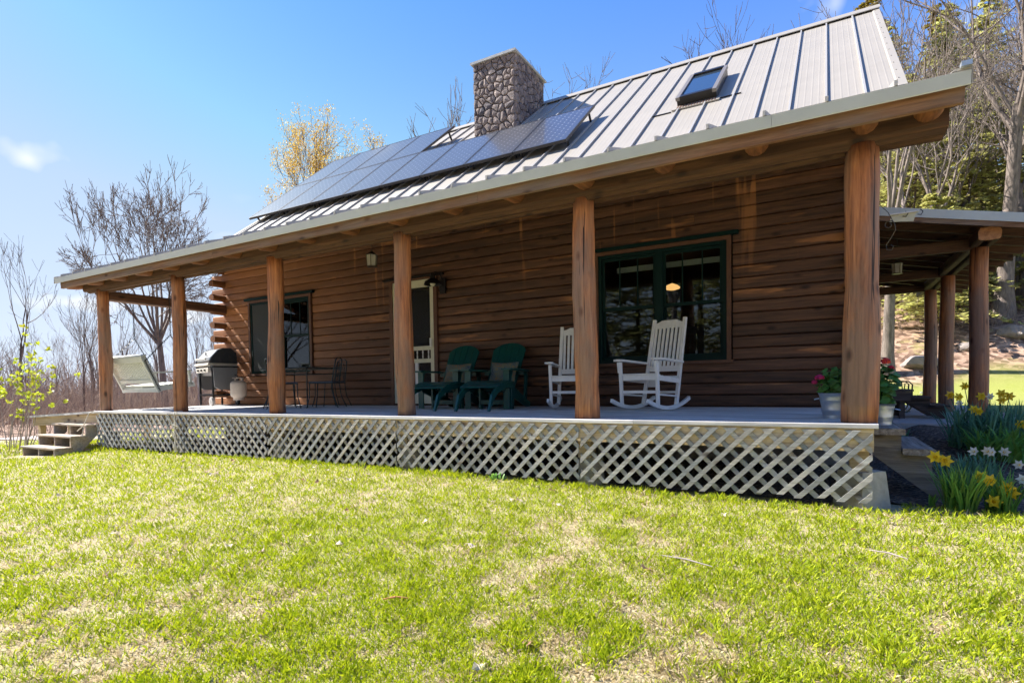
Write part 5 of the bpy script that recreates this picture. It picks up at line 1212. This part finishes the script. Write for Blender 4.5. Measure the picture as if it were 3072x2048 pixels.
def bare_tree(seed, height, r0, fork=0.35, limbs=4, spread=0.55, levels=5, lean=(0, 0), twig=0.006, up=0.10, kids=2.4, reach=1.0):
    rg = random.Random(seed); segs = []; tips = []; trunk = []; tr = []
    def jit(d, a): return Vector((d.x+rg.gauss(0, a), d.y+rg.gauss(0, a), d.z+rg.gauss(0, a))).normalized()
    def branch(p, d, ln, r, lv):
        n = 4 if lv < 2 else 3; q = p; rr = r; kd = []
        for i in range(n):
            d = jit(d+Vector((0, 0, up)), 0.10); e = q+d*(ln/n); r2 = max(rr*(0.86 if lv < levels else 0.7), twig*0.7); segs.append((tuple(q), tuple(e), rr, r2)); q, rr = e, r2
            if i > 0 and lv < levels and rg.random() < 0.75: kd.append((q, jit(d, 0.48), ln*rg.uniform(0.42, 0.66), max(rr*0.55, twig)))
        if lv < levels:
            for k in range(2 if rg.random() < kids-2 else 1) : kd.append((q, jit(d, 0.36), ln*rg.uniform(0.6, 0.78), max(rr*0.75, twig)))
        else: tips.append((tuple(q), tuple(d)))
        for k in kd: branch(*k, lv+1)
    h = height*fork; n = 7; p = Vector((0, 0, 0)); d = Vector((lean[0], lean[1], 1)).normalized()
    for i in range(n+1):
        t_ = i/n; flare = 1+0.7*math.exp(-t_*14); trunk.append(tuple(p)); tr.append(r0*flare*(1-0.35*t_)); d = jit(d, 0.025); p = p+d*(h/n)
    trunk[0] = (0, 0, -0.5); p = Vector(trunk[-1]); rt = tr[-1]
    a0 = rg.random()*6
    for k in range(limbs):
        a = a0+k*2*math.pi/limbs+rg.uniform(-0.4, 0.4); s_ = spread*rg.uniform(0.5, 1.15) if k else spread*0.15
        branch(p-Vector((0, 0, rg.random()*h*0.14*(k > 0))), Vector((math.cos(a)*s_+lean[0], math.sin(a)*s_+lean[1], 1)).normalized(), height*(1-fork)*rg.uniform(0.36, 0.46)*reach*(1-0.25*s_*(reach < 1)), rt*rg.uniform(0.5, 0.72), 1)
    return trunk, tr, segs, tips
def tree_meshes(name, bark_m, *a, sides=4, **k):
    tk_, tr, segs, tips = bare_tree(*a, **k)
    tm = MB().tube(tk_, tr, 14).mesh(name+'_trunk', bark_m, True)
    return tm, seg_mesh(name+'_crown', segs, bark_m, sides), tips
def tree(name, meshes, loc, rz, label, scale=1.0, group=None, leaf_me=None):
    z = float(gz(loc[0], loc[1])); o = thing(name, label, 'tree', (loc[0], loc[1], z), rz, group); o.scale = (scale,)*3 if not hasattr(scale, '__len__') else scale
    place('trunk', meshes[0], o); place('crown', meshes[1], o)
    if leaf_me: place('leaves', leaf_me, o)
    return o
def tip_leaves(name, tips, m, n, size, rg, jitter=0.15):
    T_ = np.array([t_[0] for t_ in tips]); c = T_[rg.integers(0, len(T_), n)]+rg.normal(0, jitter, (n, 3)); u = unit(n, rg); w = np.cross(u, unit(n, rg)); w /= np.linalg.norm(w, axis=1, keepdims=True)
    V, F = quads(c, u*size, w*size*0.9); return np_mesh(name, V, F, m, np.repeat(rg.random(n), 4))
# single trees
big = tree_meshes('maple', 'bark_grey', 25, 15.6, 0.26, fork=0.28, limbs=10, spread=0.8, levels=6, twig=0.015, up=0.07, kids=2.7, reach=0.78)
tree('bare_tree', big[:2], (-35.7, 14.2), 2.4, 'large round-crowned bare tree beyond the left end of the porch', (0.88, 0.88, 1.14))
yel = tree_meshes('budding', 'bark_brown', 5, 15.6, 0.22, fork=0.42, limbs=7, spread=0.42, levels=5, twig=0.012, up=0.14, kids=2.6)
yrg = np.random.default_rng(3)
tree('budding_tree', yel[:2], (-25.2, 17.8), 1.0, 'tree with yellow spring buds rising behind the solar panels', scale=(0.85, 0.85, 1.0), leaf_me=tip_leaves('bud_leaves', yel[2], 'bud_yellow', 26000, 0.05, yrg, 0.18))
md = [tree_meshes('bare%d' % i, 'bark_brown' if i % 2 else 'bark_grey', 40+i, 13+i, 0.2, fork=0.42, limbs=6, spread=0.5, levels=5, twig=0.011, up=0.12, kids=2.55) for i in range(3)]
def zt(x, y): return float(gz(x, y))
tree('bare_tree', md[0][:2], (-19.8, 24.0), 0.3, 'bare treetop just left of the stone chimney', 1.38)
tree('bare_tree', md[2][:2], (-13.6, 27.0), 1.3, 'spreading bare treetop just right of the stone chimney', 1.32)
tree('bare_tree', md[1][:2], (-5.2, 31.3), 2.2, 'bare treetop above the ridge left of the roof end', 1.38)
oak = tree_meshes('oak', 'bark_grey', 78, 23, 0.34, fork=0.42, limbs=6, spread=0.62, levels=6, lean=(-0.05, 0.0), twig=0.012, up=0.05, kids=2.4)
tree('oak_tree', oak[:2], (7.2, 29.6), 2.1, 'big grey-barked leafless tree on the slope right of the lean-to')
bir = tree_meshes('birch', 'bark_pale', 12, 14, 0.11, fork=0.6, limbs=4, spread=0.4, levels=3, twig=0.012)
tree('birch_tree', bir[:2], (8.75, 33.6), 0.2, 'thin pale-barked tree right of the big grey tree')
tree('bare_tree', md[0][:2], (2.05, 23.2), 2.9, 'grey trunk just right of the corner post, behind the red geranium', 1.15)
# evergreens
def hemlock(seed, height, r0, spread, nb, m='hemlock_needles'):
    rg = np.random.default_rng(seed); segs = []; C_, U_, W_ = [], [], []
    for k in range(nb):
        t_ = rg.random()**0.85; z = height*(0.07+0.92*t_); L_ = spread*(1-t_)**0.75*rg.uniform(0.6, 1.1)+0.25; a = rg.uniform(0, 2*np.pi); d = np.array([math.cos(a), math.sin(a), 0])
        p = np.array([0, 0, z]); m_ = 6; pts = [p]
        for i in range(m_): q = (i+1)/m_; pts.append(np.array([0, 0, z])+d*L_*q+np.array([0, 0, L_*(0.16*q-0.34*q*q)])+rg.normal(0, 0.05, 3))
        for i in range(m_): segs.append((pts[i], pts[i+1], 0.035*(1-i/m_)*(1-t_*0.6)+0.005, 0.035*(1-(i+1)/m_)*(1-t_*0.6)+0.004))
        ns = int(26+46*L_/spread); u = rg.random(ns)**0.7; idx = np.minimum((u*m_).astype(int), m_-1); base = np.array(pts)[idx]+(np.array(pts)[idx+1]-np.array(pts)[idx])*(u*m_-idx)[:, None]
        side = np.array([-d[1], d[0], 0]); s_ = rg.uniform(-1, 1, ns)*L_*0.24*(1.15-u); c = base+side*s_[:, None]+np.array([0, 0, -0.10])*np.abs(s_)[:, None]+rg.normal(0, 0.03, (ns, 3))
        ux = d*0.55+side*np.sign(s_)[:, None]*0.8+rg.normal(0, 0.25, (ns, 3)); ux /= np.linalg.norm(ux, axis=1, keepdims=True); wy = np.cross(ux, np.array([0, 0, 1])+rg.normal(0, 0.35, (ns, 3))); wy /= np.linalg.norm(wy, axis=1, keepdims=True)
        sz = rg.uniform(0.09, 0.2, ns)[:, None]; C_.append(c); U_.append(ux*sz); W_.append(wy*sz*0.75)
    V, F = quads(np.concatenate(C_), np.concatenate(U_), np.concatenate(W_)); n = len(F)
    tint = np.repeat(np.clip(rg.normal(0.5, 0.28, n), 0, 1), 4)
    tm = MB().tube([(0, 0, -0.4), (0.05, 0, height*0.3), (0, 0.05, height*0.7), (0, 0, height)], [r0*1.3, r0, r0*0.6, 0.02], 10).mesh('hemlock_trunk', 'bark_brown', True)
    me = np_mesh('hemlock_crown', V, F, m, tint)
    return tm, me, seg_mesh('hemlock_branches', segs, 'bark_brown', 3)
hm = [hemlock(1, 17, 0.20, 5.2, 210), hemlock(2, 14, 0.17, 4.8, 200), hemlock(3, 6.5, 0.07, 2.9, 120), hemlock(8, 20, 0.22, 3.4, 170, 'pine_needles')]
def evergreen(i, x, y, rz, label, scale=1.0, group='evergreens on the hillside', name='hemlock_tree'):
    o = thing(name, label, 'tree', (x, y, float(gz(x, y))), rz, group); o.scale = (scale,)*3
    place('trunk', hm[i][0], o); place('crown', hm[i][1], o); place('branches', hm[i][2], o); return o
evergreen(3, 2.0, 37.0, 0.5, 'evergreen whose tip shows above the right end of the roof ridge', 0.98, name='pine_tree')
HL = [(1, 3.6, 31.5, 0.9), (0, 6.2, 38.0, 1.0), (1, 11.0, 36.5, 1.05), (0, 13.5, 44, 1.1), (2, 4.3, 27.4, 1.0), (1, 8.6, 41.0, 0.85), (0, 3.0, 45, 1.0), (1, 16, 39, 1.0), (2, 9.9, 31.4, 0.9), (0, 10.5, 50, 1.15), (2, 6.6, 34.0, 1.25), (1, 0.6, 40.5, 1.0), (0, 18.5, 47, 1.0), (3, 7.5, 52, 1.0), (1, 5.5, 44, 0.9), (2, 5.6, 30.8, 0.8), (1, 12.5, 40, 0.9), (0, 4.5, 56, 1.2), (1, 15, 52, 1.1), (2, 11.8, 34, 1.2), (1, 2.0, 34.5, 0.7), (0, 9.5, 60, 1.2)]
for k, (i, x, y, s_) in enumerate(HL):
    lb = {4: 'low spreading hemlock bough mass seen under the lean-to roof', 0: 'light green hemlock just right of the corner post top', 8: 'small hemlock at the right picture edge below the big tree'}.get(k, 'evergreen among the trees on the right hillside')
    evergreen(i, x, y, k*1.7, lb, s_)
# bare trees on the hillside
sp = [tree_meshes('sapling%d' % i, ('bark_grey', 'bark_brown', 'bark_pale', 'bark_grey')[i], 60+i, 8+1.2*i, 0.07+0.012*i, fork=0.35, limbs=4, spread=0.30, levels=4, twig=0.010, up=0.22, sides=3) for i in range(4)]
rg_ = random.Random(4); pts = []
while len(pts) < 52:
    x = rg_.uniform(0, 22); y = rg_.uniform(28, 56)
    if all((x-a)**2+(y-b)**2 > 4 for a, b in pts) and not (5 < x < 10 and 27 < y < 32): pts.append((x, y))
for k, (x, y) in enumerate(pts):
    big_ = k % 3 == 0
    tree('bare_tree', (md[k % 3] if big_ else sp[k % 4])[:2], (x, y), k*2.1, 'leafless tree among the woods on the right hillside', (0.95+0.3*rg_.random())*(1.0 if big_ else 1.35), 'leafless trees on the right hillside')
# bare wood beyond the lawn on the left
pts = []
while len(pts) < 75:
    f = rg_.random(); x = -30-32*f+rg_.uniform(-2, 2); y = rg_.uniform(-8-12*f, 24+16*f)
    if all((x-a)**2+(y-b)**2 > 2.2 for a, b in pts) and (x+36)**2+(y-14)**2 > 6: pts.append((x, y))
for k, (x, y) in enumerate(pts):
    tree('bare_tree', sp[k % 4][:2], (x, y), k*1.3, 'slender leafless tree in the wood beyond the left end of the porch', (0.62+0.3*rg_.random())*(0.85 if y < 4 else 1.0), 'leafless trees in the left wood')
# trees behind the viewer: they show in the window panes
for k, (x, y) in enumerate(((-16, -20), (-11, -26), (-7, -19), (-3, -25), (1, -20), (5, -27), (-20, -28), (9, -21), (-9, -23), (-13, -23), (-5, -28), (-1, -22), (3, -23.5), (-17, -25), (7, -24), (-24, -23), (-8, -31), (0, -30))):
    if k % 2 or k > 7: evergreen(k % 2, x, y, k*1.1, 'evergreen reflected in the window panes', 1.0, 'trees reflected in the windows')
    else: tree('bare_tree', md[k % 3][:2], (x, y), k*0.9, 'leafless tree reflected in the window panes', 1.0, 'trees reflected in the windows')
# undergrowth: brushwood nobody could count
def brush(name, label, n, fx, hmin, hmax, r, seed, m='twig_brush'):
    rg = np.random.default_rng(seed); x, y = fx(rg, n); z = gz(x, y); segs = []
    for i in range(n):
        p = np.array([x[i], y[i], z[i]-0.05]); h = rg.uniform(hmin, hmax); d = np.array([rg.normal(0, 0.28), rg.normal(0, 0.28), 1.0]); q = p
        for k in range(3):
            e = q+d/np.linalg.norm(d)*h/3; segs.append((q, e, r*(1-k*0.28), r*(1-(k+1)*0.28))); 
            if k < 2:
                d2 = d+rg.normal(0, 0.6, 3); segs.append((e, e+d2/np.linalg.norm(d2)*h*0.33, r*0.5, r*0.25))
            q = e; d = d+rg.normal(0, 0.22, 3)
    o = place(name, seg_mesh(name, segs, m, 3, True)); return tag(o, label, 'brush', kind='stuff')
def left_area(rg, n):
    f = rg.random(n)**0.8; x = -21-36*f; y = rg.uniform(-10, 24, n)+f*rg.uniform(-8, 14, n); return x, y
brush('brushwood', 'dense leafless brushwood at the edge of the left wood', 9000, left_area, 0.8, 2.6, 0.010, 2)
brush('distant_wood', 'hazy far-off leafless wood along the left horizon', 5200, lambda rg, n: (rg.uniform(-130, -62, n), rg.uniform(-40, 95, n)), 3.5, 8.0, 0.05, 3)
brush('hillside_brush', 'fallen twigs and brush on the right hillside', 2600, lambda rg, n: (rg.uniform(-3, 22, n), rg.uniform(26, 50, n)), 0.3, 1.3, 0.012, 5)
# boulders
def boulder(loc, s_, seed, label):
    rg = np.random.default_rng(seed); import bmesh
    bm = bmesh.new(); bmesh.ops.create_icosphere(bm, subdivisions=3, radius=1)
    cut = [Vector(tuple(v)) for v in unit(7, rg)]
    for v in bm.verts:
        for c in cut:
            t_ = v.co.dot(c)
            if t_ > 0.72: v.co -= c*(t_-0.72)
        v.co = v.co*(1+0.05*math.sin(v.co.x*7+v.co.y*5+seed)); v.co = Vector((v.co.x*s_[0], v.co.y*s_[1], v.co.z*s_[2]))
    me = bpy.data.meshes.new('boulder'); bm.to_mesh(me); bm.free(); me.materials.append(MATS['boulder'])
    o = place('boulder', me, None, (loc[0], loc[1], float(gz(*loc))+s_[2]*0.25), (0, 0, seed)); tag(o, label, 'rock')
boulder((3.3, 24.0), (0.9, 0.7, 0.34), 1, 'pale grey boulder low on the slope left of the lean-to posts')
boulder((6.9, 26.6), (0.7, 0.5, 0.36), 2, 'pale grey boulder right of the nearest lean-to post'); boulder((5.2, 25.4), (0.5, 0.4, 0.22), 3, 'small flat boulder between two lean-to posts')
# ------------------------------------------------------------------ garden plants
def ribbon(n, rg, base_r, lmin, lmax, w, bend, cen=(0, 0, 0), lean0=0.1):
    "strap leaves: arching ribbons of 4 segments"
    K = 5; az = rg.uniform(0, 2*np.pi, n); ln = rg.uniform(lmin, lmax, n); rr = base_r*np.sqrt(rg.random(n)); ba = rg.uniform(0, 2*np.pi, n)
    P0 = np.array(cen)+np.stack([np.cos(ba)*rr, np.sin(ba)*rr, 0*rr], -1); th0 = lean0+rg.random(n)*0.35; b = bend*rg.uniform(0.3, 1.2, n)
    V = np.empty((n, K, 2, 3)); p = P0.copy(); side = np.stack([-np.sin(az), np.cos(az), 0*az], -1)
    for k in range(K):
        t_ = k/(K-1); ww = w*(1.0 if k < K-1 else 0.12)*(1-0.25*t_)*rg.uniform(0.8, 1.2, n); V[:, k, 0] = p-side*ww[:, None]; V[:, k, 1] = p+side*ww[:, None]
        th = th0+b*t_; p = p+np.stack([np.cos(az)*np.sin(th), np.sin(az)*np.sin(th), np.cos(th)], -1)*(ln/(K-1))[:, None]
    F = np.array([[2*k, 2*k+1, 2*k+3, 2*k+2] for k in range(K-1)]); F = (F[None]+(np.arange(n)*2*K)[:, None, None]).reshape(-1, 4)
    return V.reshape(-1, 3), F, np.repeat(rg.random(n), 2*K)
def daffodil_flower(parent, pos, face, yellow, s_=0.042):
    f = Vector(face).normalized(); a = f.cross(Vector((0, 0, 1))).normalized(); b = a.cross(f); pos = Vector(pos); V = []; F = []; n0 = 0
    for k in range(6):
        t_ = k*math.pi/3; d = a*math.cos(t_)+b*math.sin(t_); e = f.cross(d); V += [pos, pos+d*s_*0.6+e*s_*0.33+f*0.004, pos+d*s_*1.15-f*s_*0.12, pos+d*s_*0.6-e*s_*0.33+f*0.004]; F.append([n0, n0+1, n0+2, n0+3]); n0 += 4
    m = np_mesh('flower', np.array([tuple(v) for v in V]), np.array(F), 'petal_yellow' if yellow else 'petal_white', np.full(len(V), rnd.random())); o = place('flower', m, parent)
    r = MB(); prof = [(0.3, 0.0), (0.32, 0.5), (0.45, 0.75)] if yellow else [(0.18, 0), (0.26, 0.2)]; K = 9; v = []
    for rr, h in prof:
        for k in range(K): t_ = 2*math.pi*k/K; v.append(tuple(pos+(a*math.cos(t_)+b*math.sin(t_))*s_*rr*(1+0.12*(k % 2)*(h > 0.6))+f*s_*h))
    r.add(v, [(i*K+k, i*K+(k+1) % K, (i+1)*K+(k+1) % K, (i+1)*K+k) for i in range(len(prof)-1) for k in range(K)]); me = r.mesh('trumpet', 'petal_yellow')
    at = me.attributes.new('tint', 'FLOAT', 'POINT'); at.data.foreach_set('value', [0.4]*len(me.vertices)); place('trumpet', me, o)
def clump(loc, label, n, base_r, lmin, lmax, w, bend, leafm, flowers, seed, name='daffodil_clump'):
    z = float(gz(loc[0], loc[1])); o = thing(name, label, 'flowers', (loc[0], loc[1], z)); rg = np.random.default_rng(seed)
    V, F, T_ = ribbon(n, rg, base_r, lmin, lmax, w, bend); tag(place('leaves', np_mesh('leaves', V, F, leafm, T_), o), kind='stuff')
    for (fx, fy, fz, ye) in flowers:
        p = Vector((fx, fy, fz)); MB().tube([(fx*0.5, fy*0.5, 0), (fx*0.85, fy*0.85, fz*0.7), tuple(p+Vector((0, 0.01, 0.0)))], 0.0045, 5).build('stalk', leafm, o)
        daffodil_flower(o, p, (rnd.uniform(-0.5, 0.5), -1, rnd.uniform(-0.15, 0.25)), ye, 0.050 if ye else 0.040)
clump((0.70, 0.16), 'nearest daffodil clump in sunlight with yellow flowers at its left', 170, 0.10, 0.26, 0.42, 0.007, 0.6, 'daylily_leaves', [(-0.17, 0.0, 0.42, 1), (-0.10, 0.0, 0.39, 1), (0.16, -0.06, 0.26, 1)], 1)
clump((0.95, 0.20), 'daffodil clump with drooping yellow flowers at the right of the near bed', 110, 0.09, 0.22, 0.38, 0.007, 0.7, 'daylily_leaves', [(0.02, -0.08, 0.21, 1), (0.05, -0.06, 0.17, 1), (-0.06, -0.1, 0.10, 1), (0.13, 0.0, 0.27, 0), (0.15, -0.03, 0.25, 0), (-0.12, 0.0, 0.27, 1)], 2)
clump((0.88, 0.85), 'shaded daffodil clump with white flowers behind the nearest clumps', 190, 0.20, 0.28, 0.42, 0.008, 0.5, 'daffodil_leaves', [(0.0, -0.1, 0.40, 0), (0.09, -0.12, 0.41, 0), (0.12, -0.1, 0.40, 0), (0.22, -0.05, 0.40, 0), (0.3, -0.1, 0.3, 0)], 3)
clump((1.42, 2.9), 'big dark daffodil clump with many yellow flowers by the patio', 420, 0.38, 0.38, 0.62, 0.010, 0.75, 'daffodil_leaves', [(-0.40, -0.2, 0.62, 1), (-0.33, -0.25, 0.60, 1), (-0.20, -0.3, 0.46, 1), (-0.16, -0.3, 0.44, 1), (-0.08, 0.0, 0.60, 1), (0.08, -0.1, 0.56, 1), (0.10, 0.0, 0.63, 1), (0.16, -0.05, 0.60, 1), (0.2, -0.3, 0.30, 1), (0.42, -0.1, 0.44, 1), (0.45, -0.2, 0.35, 1), (0.40, -0.15, 0.47, 1), (-0.2, 0.2, 0.72, 1), (0.0, 0.0, 0.6, 0), (-0.28, 0, 0.52, 0)], 4)
clump((1.42, 2.35), 'low arching green clump of strap leaves before the big daffodil clump', 220, 0.28, 0.3, 0.48, 0.012, 1.7, 'daylily_leaves', [], 5, 'daylily_clump')
clump((0.70, 3.9), 'small tuft of young leaves at the patio edge', 26, 0.06, 0.1, 0.18, 0.009, 0.8, 'daffodil_leaves', [], 6, 'leaf_tuft')
clump((0.52, 0.22), 'tiny tuft of upright pale green leaves at the bed edge', 9, 0.03, 0.08, 0.14, 0.010, 0.4, 'daylily_leaves', [], 7, 'leaf_tuft')
clump((-3.35, -0.24), 'broad-leaved weed tuft at the foot of the lattice', 16, 0.08, 0.06, 0.12, 0.014, 0.9, 'daylily_leaves', [], 8, 'leaf_tuft')
clump((2.3, 16.5), 'pale flower patch on the far lawn behind the lean-to posts', 60, 0.7, 0.15, 0.3, 0.02, 0.9, 'daylily_leaves', [(0.4*math.cos(k), 0.3*math.sin(k*2), 0.28, 0) for k in range(8)], 9, 'flower_patch')
# shrub with young yellow-green leaves at the left edge
sh = thing('leafing_shrub', 'loose shrub with yellow-green young leaves left of the wooden steps', 'shrub', (-15.25, -0.25, float(gz(-15.25, -0.25))))
rgs = random.Random(9); segs = []; tips = []
for k in range(20):
    a = rgs.uniform(0, 6.28); p = Vector((0.30*math.cos(a), 0.30*math.sin(a), -0.05)); d = Vector((math.cos(a)*0.32, math.sin(a)*0.32, 1)); h = rgs.uniform(1.0, 2.5); r = 0.011
    for i in range(6):
        d = (d+Vector((rgs.gauss(0, 0.12), rgs.gauss(0, 0.12), 0))).normalized(); q = p+d*h/6; segs.append((tuple(p), tuple(q), r, r*0.82)); r *= 0.82; p = q
        if i > 1:
            e = (d+Vector((rgs.gauss(0, 0.7), rgs.gauss(0, 0.7), 0.2))).normalized()*rgs.uniform(0.15, 0.45); segs.append((tuple(p), tuple(p+e), r*0.6, r*0.4)); tips.append((tuple(p+e), tuple(e)))
    tips.append((tuple(p), tuple(d)))
place('stems', seg_mesh('stems', segs, 'bark_pale', 5), sh)
rgl = np.random.default_rng(8); TT = np.array([t_[0] for t_ in tips]); c = np.repeat(TT[rgl.random(len(TT)) < 0.8], 7, axis=0); c = c+rgl.normal(0, 0.03, c.shape); u = unit(len(c), rgl)+np.array([0, 0, 0.4]); u /= np.linalg.norm(u, axis=1, keepdims=True); w = np.cross(u, unit(len(c), rgl)); w /= np.linalg.norm(w, axis=1, keepdims=True)
V, F = quads(c, u*0.05, w*0.05); tag(place('leaves', np_mesh('leaves', V, F, 'shrub_leaves', np.repeat(rgl.random(len(c)), 4)), sh), kind='stuff')
st = tree_meshes('edge_tree', 'bark_brown', 31, 6, 0.15, fork=0.4, limbs=4, spread=0.4, levels=3, twig=0.01, lean=(-0.6, -0.75))
tree('young_tree', st[:2], (-15.35, -0.75), 0, 'brown tree trunk base cut by the left picture edge')
# fallen leaves and sticks on the lawn
lm = []
for k in range(3):
    n = 9; v = [(0, 0, 0.006)]; 
    for j in range(n): t_ = 2*math.pi*j/n; q = 0.045*(1.0 if j % 2 else 0.62)*(1.3 if j == 1 else 1); v.append((q*math.cos(t_), q*math.sin(t_)*0.8, 0.012+0.012*math.sin(t_*2+k)))
    me = MB().add(v, [(0, 1+j, 1+(j+1) % n) for j in range(n)]).mesh('fallen_leaf', 'dry_leaf' if k == 0 else 'pale_leaf'); a = me.attributes.new('tint', 'FLOAT', 'POINT'); a.data.foreach_set('value', [0.35*k+0.1]*len(me.vertices)); lm.append(me)
rl = random.Random(12)
for k in range(70):
    near = k % 2; x = rl.uniform(-9, 1.6); y = rl.uniform(-4.3, -0.4) if not near else rl.uniform(-1.6, -0.3)
    o = place('fallen_leaf', lm[k % 3], None, (x, y, float(gz(x, y))+0.018), (rl.uniform(-0.5, 0.5), rl.uniform(-0.5, 0.5), rl.uniform(0, 6))); o.scale = (rl.uniform(0.5, 1.1),)*3
    tag(o, 'rust-brown fallen leaf lying on the lawn' if k % 3 == 0 else 'pale fallen leaf lying on the lawn', 'leaf', 'brown leaves on the lawn' if k % 3 == 0 else 'pale leaves on the lawn')
for k, (x, y, a, l_, lb) in enumerate(((-2.3, -3.1, 0.5, 0.14, 'bent brown stick on the lawn left of the middle'), (-0.1, -3.3, 1.6, 0.16, 'thin pale stick on the lawn right of the middle'), (-1.0, -1.9, -0.3, 0.35, 'long straw stalk lying on the lawn'), (0.1, -1.3, -0.6, 0.22, 'pale twig on the lawn before the corner post'))):
    z = float(gz(x, y))+0.025; dx, dy = math.cos(a)*l_/2, math.sin(a)*l_/2; o = MB().tube([(-dx, -dy, 0), (0, 0, 0.012), (dx, dy, 0.004)], [0.003, 0.006, 0.003], 6).build('stick', 'bark_pale' if k else 'clay'); o.location = (x, y, z); tag(o, lb, 'stick')
